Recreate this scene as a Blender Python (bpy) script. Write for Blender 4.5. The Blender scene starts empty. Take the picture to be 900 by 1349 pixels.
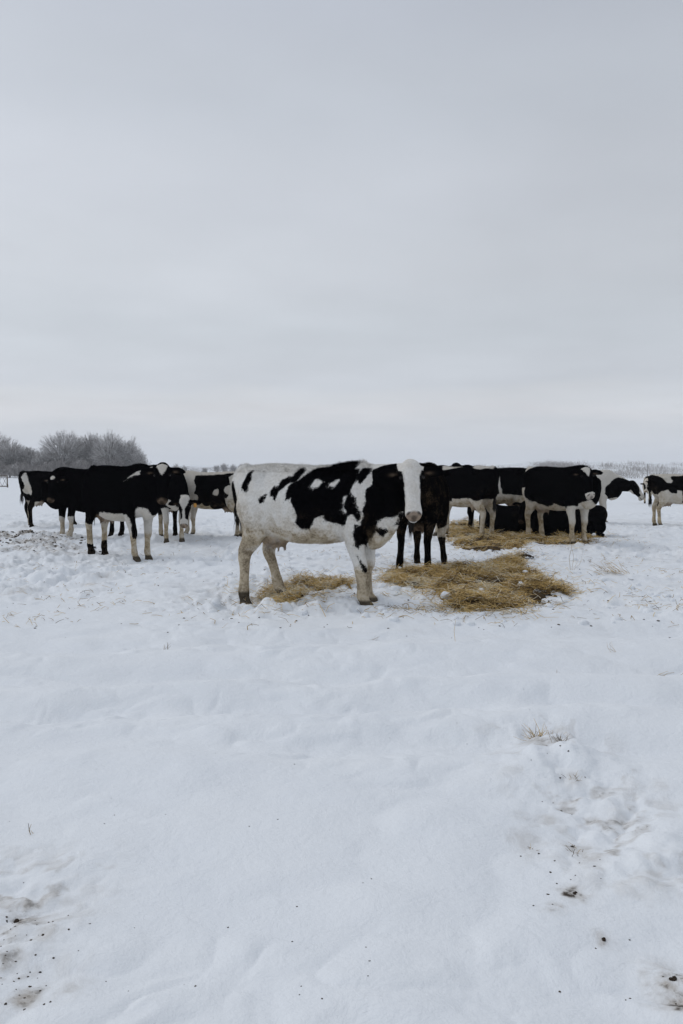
import bpy, math, random
import numpy as np
from mathutils import Vector, Matrix

random.seed(7)
rng = np.random.default_rng(11)
scene = bpy.context.scene
COL = scene.collection
D2R = math.radians

# ------------------------------------------------------------------ camera
CAM_H = 1.35
F_PX = 1050.0            # focal length in photo pixels (photo is 900 x 1349)
HOR = 624.0              # photo row of the true horizon
TILT = math.atan((674.5 - HOR) / F_PX)
cam_d = bpy.data.cameras.new('camera')
cam = bpy.data.objects.new('camera', cam_d)
COL.objects.link(cam)
cam_d.sensor_fit = 'VERTICAL'
cam_d.sensor_height = 36.0
cam_d.sensor_width = 24.0
cam_d.lens = F_PX / 1349.0 * 36.0
cam_d.clip_start = 0.05
cam_d.clip_end = 20000
cam.location = (0, 0, CAM_H)
cam.rotation_euler = (math.pi / 2 - TILT, 0, 0)
scene.camera = cam

# ------------------------------------------------------------------ world (overcast sky)
SUN_EL, SUN_AZ = 48.0, -60.0          # azimuth measured from +Y (view direction) towards +X
world = bpy.data.worlds.new('World')
scene.world = world
world.use_nodes = True
nt = world.node_tree
nt.nodes.clear()
def N(nt, t, **kw):
    n = nt.nodes.new(t)
    for k, v in kw.items():
        setattr(n, k, v)
    return n
def ramp(nt, stops, interp='EASE'):
    r = N(nt, 'ShaderNodeValToRGB')
    r.color_ramp.interpolation = interp
    els = r.color_ramp.elements
    while len(els) > 1:
        els.remove(els[-1])
    els[0].position = stops[0][0]
    els[0].color = tuple(stops[0][1]) + (1,)
    for p, c in stops[1:]:
        e = els.new(p)
        e.color = tuple(c) + (1,)
    return r
def s2l(c):
    return tuple(((v / 255 + 0.055) / 1.055) ** 2.4 for v in c)
out = N(nt, 'ShaderNodeOutputWorld')
bg = N(nt, 'ShaderNodeBackground')
bg.inputs['Strength'].default_value = 0.1
sky = N(nt, 'ShaderNodeTexSky')
sky.sky_type = 'NISHITA'
sky.sun_disc = False
sky.sun_elevation = D2R(SUN_EL)
sky.sun_rotation = D2R(SUN_AZ)
sky.dust_density = 4.0
tc = N(nt, 'ShaderNodeTexCoord')
sep = N(nt, 'ShaderNodeSeparateXYZ')
nt.links.new(tc.outputs['Generated'], sep.inputs[0])
# cloud deck coordinates: direction projected on a flat layer overhead
zc = N(nt, 'ShaderNodeMath', operation='MAXIMUM'); zc.inputs[1].default_value = 0.0
nt.links.new(sep.outputs['Z'], zc.inputs[0])
zp = N(nt, 'ShaderNodeMath', operation='ADD'); zp.inputs[1].default_value = 0.09
nt.links.new(zc.outputs[0], zp.inputs[0])
dx = N(nt, 'ShaderNodeMath', operation='DIVIDE'); dy = N(nt, 'ShaderNodeMath', operation='DIVIDE')
nt.links.new(sep.outputs['X'], dx.inputs[0]); nt.links.new(zp.outputs[0], dx.inputs[1])
nt.links.new(sep.outputs['Y'], dy.inputs[0]); nt.links.new(zp.outputs[0], dy.inputs[1])
cmb = N(nt, 'ShaderNodeCombineXYZ')
nt.links.new(dx.outputs[0], cmb.inputs[0]); nt.links.new(dy.outputs[0], cmb.inputs[1])
n1 = N(nt, 'ShaderNodeTexNoise'); n1.inputs['Scale'].default_value = 0.6
n1.inputs['Detail'].default_value = 4.0; n1.inputs['Roughness'].default_value = 0.45
n1.inputs['Distortion'].default_value = 0.4
nt.links.new(cmb.outputs[0], n1.inputs['Vector'])
n2 = N(nt, 'ShaderNodeTexNoise'); n2.inputs['Scale'].default_value = 1.3
n2.inputs['Detail'].default_value = 5.0; n2.inputs['Roughness'].default_value = 0.5
nt.links.new(cmb.outputs[0], n2.inputs['Vector'])
# elevation ramp (z of the unit direction); photo: bright band 5-6 degrees up
K = 10.0
def sk(r, g, b):
    return tuple(K * v * 0.1 for v in s2l((r, g, b)))
rmp = ramp(nt, [(0.0, sk(228, 231, 235)), (0.035, sk(221, 224, 229)), (0.056, sk(216, 219, 223)),
                (0.078, sk(220, 221, 224)), (0.092, sk(215, 218, 222)), (0.114, sk(206, 211, 218)),
                (0.17, sk(204, 210, 217)), (0.24, sk(205, 210, 217)), (0.33, sk(202, 207, 215)),
                (0.42, sk(196, 202, 211)), (0.52, sk(189, 195, 206)), (1.0, sk(188, 194, 203))], 'EASE')
zd = N(nt, 'ShaderNodeMath', operation='MULTIPLY_ADD')     # wavering of the bands
nt.links.new(n1.outputs[0], zd.inputs[0]); zd.inputs[1].default_value = 0.07
nt.links.new(sep.outputs['Z'], zd.inputs[2])
zs = N(nt, 'ShaderNodeMath', operation='SUBTRACT'); zs.inputs[1].default_value = 0.035
nt.links.new(zd.outputs[0], zs.inputs[0])
nt.links.new(zs.outputs[0], rmp.inputs[0])
# side gradient: darker towards +X
slp = N(nt, 'ShaderNodeMapRange'); slp.inputs[1].default_value = 0.08; slp.inputs[2].default_value = 0.28
slp.inputs[3].default_value = -0.05; slp.inputs[4].default_value = -0.26
nt.links.new(sep.outputs['Z'], slp.inputs[0])
sx = N(nt, 'ShaderNodeMath', operation='MULTIPLY_ADD'); sx.inputs[2].default_value = 1.0
nt.links.new(slp.outputs[0], sx.inputs[1])
nt.links.new(sep.outputs['X'], sx.inputs[0])
# noise modulation
m1 = N(nt, 'ShaderNodeMapRange'); m1.inputs[1].default_value = 0.3; m1.inputs[2].default_value = 0.7
m1.inputs[3].default_value = 0.925; m1.inputs[4].default_value = 1.065
nt.links.new(n1.outputs[0], m1.inputs[0])
m2 = N(nt, 'ShaderNodeMapRange'); m2.inputs[1].default_value = 0.3; m2.inputs[2].default_value = 0.7
m2.inputs[3].default_value = 0.96; m2.inputs[4].default_value = 1.04
nt.links.new(n2.outputs[0], m2.inputs[0])
mm = N(nt, 'ShaderNodeMath', operation='MULTIPLY'); nt.links.new(m1.outputs[0], mm.inputs[0]); nt.links.new(m2.outputs[0], mm.inputs[1])
mm2 = N(nt, 'ShaderNodeMath', operation='MULTIPLY'); nt.links.new(mm.outputs[0], mm2.inputs[0]); nt.links.new(sx.outputs[0], mm2.inputs[1])
mm3 = N(nt, 'ShaderNodeMath', operation='MULTIPLY'); nt.links.new(mm2.outputs[0], mm3.inputs[0]); mm3.inputs[1].default_value = 10.0
vm = N(nt, 'ShaderNodeVectorMath', operation='SCALE')
nt.links.new(rmp.outputs[0], vm.inputs[0]); nt.links.new(mm3.outputs[0], vm.inputs['Scale'])
mx = N(nt, 'ShaderNodeMix', data_type='RGBA'); mx.inputs[0].default_value = 0.96
nt.links.new(sky.outputs[0], mx.inputs[6]); nt.links.new(vm.outputs[0], mx.inputs[7])
nt.links.new(mx.outputs[2], bg.inputs[0]); nt.links.new(bg.outputs[0], out.inputs[0])

sun_d = bpy.data.lights.new('sun', 'SUN')
sun_d.energy = 0.62
sun_d.angle = D2R(26)
sun_d.color = (1.0, 0.97, 0.93)
sun = bpy.data.objects.new('sun', sun_d)
COL.objects.link(sun)
_a, _e = D2R(SUN_AZ), D2R(SUN_EL)
sdir = Vector((math.sin(_a) * math.cos(_e), math.cos(_a) * math.cos(_e), math.sin(_e)))
sun.rotation_euler = sdir.to_track_quat('Z', 'Y').to_euler()

vs = scene.view_settings
vs.view_transform = 'Standard'; vs.look = 'None'; vs.gamma = 1.0; vs.exposure = 0.0
vs.use_curve_mapping = False
scene.cycles.max_bounces = 6
scene.cycles.diffuse_bounces = 3
scene.cycles.volume_bounces = 1
scene.cycles.use_denoising = True

# ------------------------------------------------------------------ maths helpers
def _hash(ix, iy, iz, seed):
    h = (ix.astype(np.int64) * 374761393 + iy.astype(np.int64) * 668265263 + iz.astype(np.int64) * 2147483647 + seed * 974711) & 0xFFFFFFFF
    h = ((h ^ (h >> 13)) * 1274126177) & 0xFFFFFFFF
    h = ((h ^ (h >> 16)) * 2246822519) & 0xFFFFFFFF
    return ((h ^ (h >> 15)) & 0xFFFFFF) / float(0xFFFFFF)
def vnoise2(x, y, seed=0):
    ix, iy = np.floor(x), np.floor(y)
    fx, fy = x - ix, y - iy
    ux = fx * fx * fx * (fx * (fx * 6 - 15) + 10); uy = fy * fy * fy * (fy * (fy * 6 - 15) + 10)
    z = np.zeros_like(ix)
    a = _hash(ix, iy, z, seed); b = _hash(ix + 1, iy, z, seed)
    c = _hash(ix, iy + 1, z, seed); d = _hash(ix + 1, iy + 1, z, seed)
    return (a * (1 - ux) + b * ux) * (1 - uy) + (c * (1 - ux) + d * ux) * uy - 0.5
def fbm2(x, y, oct=4, seed=0, gain=0.5):
    s = 0; a = 1.0
    for o in range(oct):
        ca, sa = math.cos(o * 1.1 + .4), math.sin(o * 1.1 + .4)
        s = s + a * vnoise2((x * ca - y * sa) * 2 ** o + 17.3 * o, (x * sa + y * ca) * 2 ** o - 9.1 * o, seed + o)
        a *= gain
    return s
def vnoise3(p, seed=0):
    i = np.floor(p); f = p - i; u = f * f * (3 - 2 * f)
    r = 0
    for dx_ in (0, 1):
        for dy_ in (0, 1):
            for dz_ in (0, 1):
                w = (u[:, 0] if dx_ else 1 - u[:, 0]) * (u[:, 1] if dy_ else 1 - u[:, 1]) * (u[:, 2] if dz_ else 1 - u[:, 2])
                r = r + w * _hash(i[:, 0] + dx_, i[:, 1] + dy_, i[:, 2] + dz_, seed)
    return r - 0.5
def sstep(a, b, x):
    t = np.clip((x - a) / (b - a), 0, 1)
    return t * t * (3 - 2 * t)
def worley2(x, y, cell, seed=0):
    gx, gy = np.floor(x / cell), np.floor(y / cell)
    best = np.full(x.shape, 9e9); z = np.zeros_like(gx); idv = np.zeros_like(best)
    for i in (-1, 0, 1):
        for j in (-1, 0, 1):
            cx = (gx + i + _hash(gx + i, gy + j, z, seed)) * cell
            cy = (gy + j + _hash(gx + i, gy + j, z + 1, seed)) * cell
            d = np.hypot(x - cx, y - cy)
            k = d < best
            best = np.where(k, d, best)
            idv = np.where(k, _hash(gx + i, gy + j, z + 2, seed), idv)
    return best, idv
def ray(px, py):
    u, v = (px - 450) / F_PX, (674.5 - py) / F_PX
    return Vector((u, math.cos(TILT) + v * math.sin(TILT), -math.sin(TILT) + v * math.cos(TILT)))
def at(px, py, d):
    """world point seen at photo pixel (px, py) at world depth y = d"""
    r = ray(px, py)
    return Vector((0, 0, CAM_H)) + r * (d / r.y)
def gnd(px, py):
    r = ray(px, py)
    return Vector((0, 0, CAM_H)) + r * (-CAM_H / r.z)

# ------------------------------------------------------------------ snow height
def dirt_track(x, y):
    """right-hand churned track and left corner and soil bank: 0..1"""
    t = np.exp(-((x - (1.02 + 0.0 * y)) / 0.26) ** 2) * sstep(2.2, 2.6, y) * (1 - sstep(3.9, 4.3, y))
    c = sstep(-0.62, -1.0, x) * sstep(2.95, 2.5, y) * sstep(1.9, 2.1, y)
    return np.clip(t + c, 0, 1)
def bank(x, y):
    """churned soil and snow left of the black cows"""
    a = 1.15 * np.exp(-(((x + 6.5) / 1.5) ** 2 + ((y - 15.6) / 1.3) ** 2))
    b = np.exp(-(((x + 5.3) / 1.1) ** 2 + ((y - 13.9) / 0.8) ** 2)) * 0.6 + np.exp(-(((x + 6.9) / .55) ** 2 + ((y - 15.4) / .8) ** 2)) * .9
    return np.clip(a + b, 0, 1)
def H(x, y):
    x = np.asarray(x, float); y = np.asarray(y, float)
    r = np.hypot(x, y)
    near = 1 - sstep(40, 90, r)
    h = 0.07 * fbm2(x / 3.1, y / 3.1, 3, 3) * near
    h = h + 0.022 * fbm2(x / 0.7, y / 0.7, 3, 5) * near
    # old wheel tracks and drift edges running across in front of the herd
    w = 0.22 * fbm2(x / 1.4, y * 0 + 3.3, 4, 8)
    for (y0, dep, wd, sl) in ((5.35, 0.075, 0.20, 0.05), (4.62, 0.085, 0.22, 0.02), (3.9, 0.05, 0.18, -0.10), (6.5, 0.06, 0.25, 0.08)):
        yy = y - (y0 + sl * x + w)
        h = h - dep * np.exp(-(yy / wd) ** 2) + dep * 0.5 * sstep(-wd * 1.0, -wd * 2.2, yy) * sstep(-wd * 4, -wd * 2.4, yy)
    # scalloped soft lumps in the foreground
    lw = x + 0.15 * fbm2(x / .3, y / .3, 2, 21); lv = y + 0.15 * fbm2(x / .3 + 7, y / .3, 2, 22)
    fore = (1 - sstep(7.0, 8.2, y)) * near
    b1_ = fbm2(lw / .62, lv / .42, 2, 31); b2_ = fbm2(lw / .21 + 5, lv / .16, 2, 33)
    pm = sstep(-.12, .2, vnoise2(x / 1.3, y / .9, 35))
    h = h + fore * (0.065 * np.sqrt(b1_ ** 2 + .0008) + .034 * pm * np.sqrt(b2_ ** 2 + .0008))
    # trampled ground under the herd
    yw = y + 2.2 * fbm2(x / 1.9, y / 1.9, 3, 14)
    tr = (sstep(6.8, 9.6, yw) * .85 + .15 * sstep(6.2, 7, yw)) * (1 - .75 * sstep(17, 30, y + 6 * fbm2(x / 5, y / 5, 2, 15)) - .25 * sstep(30, 55, y))
    big = sstep(-.22, .28, fbm2(x / 1.7 + 4, y / 2.4, 3, 16))          # churned and smoother spots alternate
    tr = tr * (.42 + .72 * big)
    tr = np.maximum(tr, 0.85 * dirt_track(x, y)) * near
    ny = vnoise2(x / .8, y / .8, 61) + .5
    amp = tr * (0.3 + 0.95 * ny)
    h = h + amp * 0.085 * (np.abs(fbm2(x / 0.42, y / 0.42, 4, 41, 0.55)) * 2 - .45)
    h = h + amp * 0.03 * np.abs(fbm2(x / 0.13, y / 0.13, 3, 44, .6)) + amp * .09 * fbm2(x / 1.1, y / 1.1, 2, 46)
    d2, i2 = worley2(x, y, 0.45, 51)
    tp = tr * sstep(6, 8, y)
    h = h - tp * 0.085 * (1 - sstep(0.05, 0.13, d2)) * (i2 > 0.4)
    h = h + tp * 0.02 * np.exp(-((d2 - .15) / .04) ** 2) * (i2 > 0.4)
    # soil bank
    b = bank(x, y)
    h = h + b * (0.10 + 0.16 * np.abs(fbm2(x / .35, y / .35, 4, 71, .6)))
    # far relief: gentle rise to the right, low swell behind
    u = x / np.maximum(y, 1.0)
    far = np.where(y > 0, 1.0, 0.0)
    h = h + far * sstep(110, 330, y) * 6.0 * sstep(0.02, 0.26, u) * (1 - sstep(0.30, 0.62, u) * .35)
    h = h + far * sstep(60, 200, r) * 0.5 * fbm2(x / 60, y / 60, 3, 91)
    h = h + sstep(420, 2600, y) * far * (16 + 14 * fbm2(x / 700, y / 500, 3, 95))
    h = h + sstep(1800, 3600, y) * far * (24 + 26 * fbm2(x / 1500 + 3, y / 1400, 3, 97))
    return h
def H1(x, y):
    return float(H(np.array([x]), np.array([y]))[0])

# ------------------------------------------------------------------ object helpers
def link(o, parent=None):
    COL.objects.link(o)
    if parent is not None:
        o.parent = parent
    return o
def mesh_np(name, verts, faces, mat=None, parent=None, smooth=True, attrs=None):
    """verts (n,3); faces: list of arrays of shape (m,3) or (m,4) or a plain list"""
    me = bpy.data.meshes.new(name)
    if not isinstance(faces, (list, tuple)) or (len(faces) and not isinstance(faces[0], np.ndarray)):
        me.from_pydata([tuple(v) for v in verts], [], [tuple(f) for f in faces])
    else:
        loops = np.concatenate([f.ravel() for f in faces]).astype(np.int32)
        starts = []; tot = 0
        sizes = []
        for f in faces:
            k = f.shape[1]
            starts.append(tot + np.arange(f.shape[0]) * k)
            sizes.append(np.full(f.shape[0], k))
            tot += f.size
        starts = np.concatenate(starts).astype(np.int32)
        sizes = np.concatenate(sizes).astype(np.int32)
        me.vertices.add(len(verts)); me.loops.add(len(loops)); me.polygons.add(len(starts))
        me.vertices.foreach_set('co', np.asarray(verts, np.float32).ravel())
        me.loops.foreach_set('vertex_index', loops)
        me.polygons.foreach_set('loop_start', starts)
        me.polygons.foreach_set('loop_total', sizes)
    for k, a in (attrs or {}).items():
        at_ = me.attributes.new(k, 'FLOAT', 'POINT')
        at_.data.foreach_set('value', np.asarray(a, np.float32))
    me.update(calc_edges=True)
    me.validate()
    if smooth and len(me.polygons):
        me.polygons.foreach_set('use_smooth', np.ones(len(me.polygons), bool))
    if mat:
        me.materials.append(mat)
    o = bpy.data.objects.new(name, me)
    return link(o, parent)
def tag(o, label=None, category=None, group=None, kind=None):
    if label: o['label'] = label
    if category: o['category'] = category
    if group: o['group'] = group
    if kind: o['kind'] = kind
    return o
def empty(name, loc, rz=0, s=1.0):
    o = bpy.data.objects.new(name, None)
    o.location = loc; o.rotation_euler = (0, 0, rz); o.scale = (s, s, s)
    o.empty_display_size = 0.2
    return link(o)

# ------------------------------------------------------------------ materials
def new_mat(name):
    m = bpy.data.materials.new(name); m.use_nodes = True
    t = m.node_tree; t.nodes.clear()
    o = N(t, 'ShaderNodeOutputMaterial'); b = N(t, 'ShaderNodeBsdfPrincipled')
    t.links.new(b.outputs[0], o.inputs[0])
    return m, t, b
def math_(t, op, a, b=None, c=None, clamp=False):
    n = N(t, 'ShaderNodeMath', operation=op); n.use_clamp = clamp
    for i, v in enumerate((a, b, c)):
        if v is None: continue
        if isinstance(v, (int, float)): n.inputs[i].default_value = v
        else: t.links.new(v, n.inputs[i])
    return n.outputs[0]
def noise(t, vec, scale, detail=2, rough=.5, dist=0):
    n = N(t, 'ShaderNodeTexNoise'); n.inputs['Scale'].default_value = scale
    n.inputs['Detail'].default_value = detail; n.inputs['Roughness'].default_value = rough
    n.inputs['Distortion'].default_value = dist
    if vec is not None: t.links.new(vec, n.inputs['Vector'])
    return n.outputs[0]
def mixc(t, fac, a, b):
    n = N(t, 'ShaderNodeMix', data_type='RGBA')
    for i, v in ((0, fac), (6, a), (7, b)):
        if isinstance(v, (int, float)): n.inputs[i].default_value = v
        elif isinstance(v, tuple): n.inputs[i].default_value = v + (1,)
        else: t.links.new(v, n.inputs[i])
    return n.outputs[2]
def mrange(t, v, a, b, c=0.0, d=1.0):
    n = N(t, 'ShaderNodeMapRange'); t.links.new(v, n.inputs[0])
    for i, q in enumerate((a, b, c, d)): n.inputs[i + 1].default_value = q
    return n.outputs[0]
def attr(t, name):
    n = N(t, 'ShaderNodeAttribute'); n.attribute_name = name
    return n.outputs['Fac']
def bump(t, b, h, strength, dist):
    n = N(t, 'ShaderNodeBump'); n.inputs['Strength'].default_value = strength; n.inputs['Distance'].default_value = dist
    t.links.new(h, n.inputs['Height']); t.links.new(n.outputs[0], b.inputs['Normal'])

def make_snow():
    m, t, b = new_mat('snow')
    geo = N(t, 'ShaderNodeNewGeometry').outputs['Position']
    nA = noise(t, geo, 1.3, 4, .55); nB = noise(t, geo, 26, 4, .6); nC = noise(t, geo, 9, 5, .65, .6)
    nD = noise(t, geo, 60, 2, .6)
    base = mixc(t, mrange(t, nA, .3, .7), (.825, .855, .89), (.86, .885, .91))
    d = attr(t, 'dirt')
    # soft brown stain, then dark soil cores
    stain = math_(t, 'MULTIPLY', d, mrange(t, nC, .34, .62), clamp=True)
    c1 = mixc(t, math_(t, 'MULTIPLY', stain, .8, clamp=True), base, (.36, .31, .25))
    core = math_(t, 'MULTIPLY', d, mrange(t, math_(t, 'MULTIPLY_ADD', nB, .55, math_(t, 'MULTIPLY', nC, .5)), .54, .63), clamp=True)
    core = math_(t, 'MULTIPLY', core, mrange(t, d, .45, .95), clamp=True)
    c2 = mixc(t, core, c1, (.045, .033, .022))
    # scrub-coloured stubble on the far slope
    sc = math_(t, 'MULTIPLY', attr(t, 'stub'), mrange(t, noise(t, geo, .11, 6, .75), .46, .62), clamp=True)
    c3 = mixc(t, math_(t, 'MULTIPLY', sc, .75), c2, (.27, .26, .25))
    t.links.new(c3, b.inputs['Base Color'])
    b.inputs['Roughness'].default_value = .75
    b.inputs['Specular IOR Level'].default_value = .25
    hh = math_(t, 'ADD', math_(t, 'MULTIPLY', nB, .6), math_(t, 'MULTIPLY', nD, .25))
    hh = math_(t, 'ADD', hh, math_(t, 'MULTIPLY', nC, 1.2))
    nE = noise(t, geo, 170, 2, .7)
    hh = math_(t, 'ADD', hh, math_(t, 'MULTIPLY', nE, .10))
    bump(t, b, hh, .45, .02)
    return m
M_SNOW = make_snow()

def make_coat(name='cow_coat', white=(.62, .595, .55), black=(.0022, .0022, .0028)):
    m, t, b = new_mat(name)
    oc = N(t, 'ShaderNodeTexCoord').outputs['Object']
    nb = noise(t, oc, 13, 4, .6); nf = noise(t, oc, 95, 3, .7); nm = noise(t, oc, 7, 5, .7, .4)
    ns = noise(t, oc, 48, 4, .7)
    d = attr(t, 'blk')
    v = math_(t, 'ADD', d, math_(t, 'MULTIPLY', math_(t, 'SUBTRACT', nb, .5), .05))
    v = math_(t, 'ADD', v, math_(t, 'MULTIPLY', math_(t, 'SUBTRACT', nf, .5), .055))
    isb = mrange(t, v, -.005, .005)
    wh = mixc(t, mrange(t, ns, .3, .75), tuple(min(.86, w * 1.06) for w in white), tuple(w * .80 for w in white))
    mud = attr(t, 'mud')
    # muddy staining of the pale coat: warm film, then clotted brown
    film = math_(t, 'MULTIPLY', mud, mrange(t, nm, .22, .68), clamp=True)
    wh = mixc(t, math_(t, 'MULTIPLY', film, .74, clamp=True), wh, (.43, .325, .175))
    clot = math_(t, 'MULTIPLY', mrange(t, math_(t, 'ADD', math_(t, 'MULTIPLY', ns, .35), math_(t, 'MULTIPLY', nm, .65)), .47, .63), mrange(t, mud, .35, 1.3), clamp=True)
    wh = mixc(t, math_(t, 'MULTIPLY', clot, .8), wh, (.10, .07, .04))
    clot2 = math_(t, 'MULTIPLY', mrange(t, math_(t, 'ADD', math_(t, 'MULTIPLY', nf, .45), math_(t, 'MULTIPLY', nm, .55)), .52, .62), mrange(t, mud, .35, 1.2), clamp=True)
    bl = mixc(t, math_(t, 'MULTIPLY', clot2, .75), black, (.075, .052, .03))
    c = mixc(t, isb, wh, bl)
    pk = attr(t, 'pink')
    c = mixc(t, pk, c, mixc(t, mrange(t, nb, .35, .65), (.34, .25, .175), (.12, .085, .06)))
    c = mixc(t, attr(t, 'dark'), c, (.018, .014, .011))
    t.links.new(c, b.inputs['Base Color'])
    b.inputs['Roughness'].default_value = .85
    b.inputs['Specular IOR Level'].default_value = .0
    bump(t, b, math_(t, 'ADD', nf, math_(t, 'MULTIPLY', ns, 1.0)), .45, .012)
    return m
M_COAT = make_coat()
M_COAT_A = make_coat('pale_winter_coat', white=(.80, .795, .775))

def simple(name, col, rough=.7, var=0.25, scale=20, spec=.3):
    m, t, b = new_mat(name)
    oc = N(t, 'ShaderNodeTexCoord').outputs['Object']
    n = noise(t, oc, scale, 4, .6)
    t.links.new(mixc(t, mrange(t, n, .3, .7), tuple(c * (1 - var) for c in col), tuple(min(1, c * (1 + var)) for c in col)), b.inputs['Base Color'])
    b.inputs['Roughness'].default_value = rough; b.inputs['Specular IOR Level'].default_value = spec
    return m
M_EYE = simple('eye_gloss', (.008, .006, .005), .25, .1, 10, .25)
M_TAILB = simple('dark_tail_hair', (.012, .010, .009), .8)
M_TAILW = simple('pale_tail_hair', (.32, .28, .22), .8)
M_TAG = simple('orange_ear_tag', (.55, .27, .06), .5, .1)
M_TAGW = simple('white_ear_tag', (.6, .62, .62), .5, .1)
M_METAL = simple('rusty_gate_steel', (.10, .075, .055), .7, .4, 15)
M_POST = simple('weathered_post', (.34, .33, .32), .8, .3, 8)

def attr_ramp_mat(name, stops, rough=.8, spec=.2):
    m, t, b = new_mat(name)
    r = ramp(t, stops, 'LINEAR'); t.links.new(attr(t, 'tone'), r.inputs[0])
    t.links.new(r.outputs[0], b.inputs['Base Color'])
    b.inputs['Roughness'].default_value = rough; b.inputs['Specular IOR Level'].default_value = spec
    return m
M_STRAW = attr_ramp_mat('straw', [(0, (.035, .022, .011)), (.25, (.20, .125, .045)), (.6, (.62, .42, .15)), (.9, (.80, .60, .28)), (1, (.85, .78, .62))])
M_TWIG = attr_ramp_mat('frosted_twigs', [(0, (.09, .08, .075)), (.45, (.42, .395, .385)), (1, (.84, .84, .84))])
M_SOIL = attr_ramp_mat('soil', [(0, (.022, .015, .010)), (.6, (.07, .05, .032)), (1, (.16, .12, .08))])

# ------------------------------------------------------------------ ground sheet
def build_ground():
    rr = np.concatenate([[0.02], np.linspace(.25, 1.2, 14)[:-1], np.geomspace(1.2, 9.5, 520)[:-1], np.geomspace(9.5, 45, 330)[:-1], np.geomspace(45, 6000, 150)])
    ta = D2R(30)
    th = np.concatenate([np.linspace(-math.pi, -ta, 60)[:-1], np.linspace(-ta, ta, 860), np.linspace(ta, math.pi, 60)[1:-1]])
    R, T = np.meshgrid(rr, th, indexing='ij')
    X = R * np.sin(T); Y = R * np.cos(T)
    Z = H(X.ravel(), Y.ravel()).reshape(X.shape)
    x, y = X.ravel(), Y.ravel()
    nr, ntt = X.shape
    V = np.stack([x, y, Z.ravel()], 1)
    i = np.arange(nr - 1)[:, None] * ntt
    j = np.arange(ntt)[None, :]
    j2 = (j + 1) % ntt
    F = np.stack([i + j, i + j2, i + ntt + j2, i + ntt + j], -1).reshape(-1, 4)
    c = np.stack([np.arange(ntt), (np.arange(ntt) + 1) % ntt, np.full(ntt, len(V))], 1)[:, ::-1]
    V = np.vstack([V, [[0, 0, V[0, 2]]]])
    # dirt stains that belong to the place
    d = 1.1 * np.clip(bank(x, y) * 1.3, 0, 1) * sstep(-.12, .14, fbm2(x / .42, y / .42, 4, 121, .6) + .35 * (bank(x, y) - .5))
    herd = sstep(8.2, 10, y) * (1 - sstep(22, 30, y))
    d = d + herd * 0.22 * sstep(.05, .4, fbm2(x / .9, y / .9, 4, 131))
    d = d + dirt_track(x, y) * 0.75 * sstep(.02, .26, fbm2(x / .13, y / .13, 4, 141, .6))
    spots = [(712, 990, .035, .8), (736, 1005, .03, .6), (750, 1045, .03, .5), (722, 1090, .03, .5), (754, 1127, .035, 1.0), (765, 1136, .035, .6), (695, 1118, .05, .45), (700, 1134, .04, .4),
             (778, 1152, .03, .6), (757, 1198, .03, 1.), (729, 1219, .025, .8), (795, 1259, .022, .8), (885, 1318, .05, .9), (893, 1340, .04, 1.),
             (20, 1213, .03, 1.), (18, 1245, .02, .8), (20, 1269, .035, .7), (30, 1316, .04, .9), (45, 1305, .04, .6), (95, 1310, .03, .5), (93, 1190, .09, .28), (80, 1285, .05, .3), (45, 1238, .06, .35),
             (830, 705, .1, .6), (25, 776, .16, .5), (125, 770, .10, .6), (134, 763, .12, .6), (247, 783, .09, .5), (280, 778, .12, .5),
             (805, 757, .09, .6), (812, 1090, .05, .3), (690, 1090, .03, .35), (870, 1055, .03, .3)]
    for (px, py, rad, k) in spots:
        k *= .78
        g = gnd(px, py)
        dd = np.hypot(x - g.x, (y - g.y) * .8) / rad
        d = np.maximum(d, k * np.exp(-(np.maximum(0, dd * .8 + .9 * fbm2(x / .03, y / .03, 3, 151))) ** 2) * 1.4)
    for g in STRAW_CENTRES:
        dd = np.hypot((x - g[0]) / g[2], (y - g[1]) / g[3])
        d = np.maximum(d, .35 * np.exp(-dd ** 2) * (fbm2(x / .3, y / .3, 3, 161) + .5))
    d = np.append(np.clip(d, 0, 1.2), 0)
    u = x / np.maximum(y, 1)
    st = .55 * sstep(125, 170, y) * (1 - sstep(240, 300, y)) * sstep(.03, .15, u)
    st = np.append(st, 0)
    o = mesh_np('snow_field', V, [F, c], M_SNOW, attrs={'dirt': d, 'stub': st})
    tag(o, kind='structure')
    return o
def poly_px(pts):
    return np.array([[gnd(a, b).x, gnd(a, b).y] for a, b in pts])
STRAW_POLYS = [
    ('straw patch between the hooves of the white faced cow', poly_px([(333, 777), (350, 772), (385, 773), (408, 768), (440, 765), (466, 769), (455, 777), (432, 780), (420, 790), (402, 800), (362, 803), (340, 794)]), 3400, .006),
    ('large trampled straw bed spread in front of the muddy cow', poly_px([(503, 752), (530, 756), (560, 750), (600, 746), (632, 750), (655, 741), (694, 729), (700, 737), (684, 750), (712, 758), (735, 772), (748, 788), (735, 799), (700, 807), (640, 812), (600, 810), (576, 800), (565, 785), (540, 777), (515, 768)]), 12500, .006),
    ('far straw bed beneath the lying black cows', poly_px([(583, 712), (588, 698), (600, 689), (660, 690), (700, 688), (770, 690), (792, 708), (785, 717), (750, 720), (708, 719), (690, 725), (650, 729), (610, 725)]), 12000, .008),
]
STRAW_CENTRES = []
for _, P, _, _ in STRAW_POLYS:
    STRAW_CENTRES.append((P[:, 0].mean(), P[:, 1].mean(), P[:, 0].std() * 1.9, P[:, 1].std() * 1.9))
build_ground()

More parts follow.
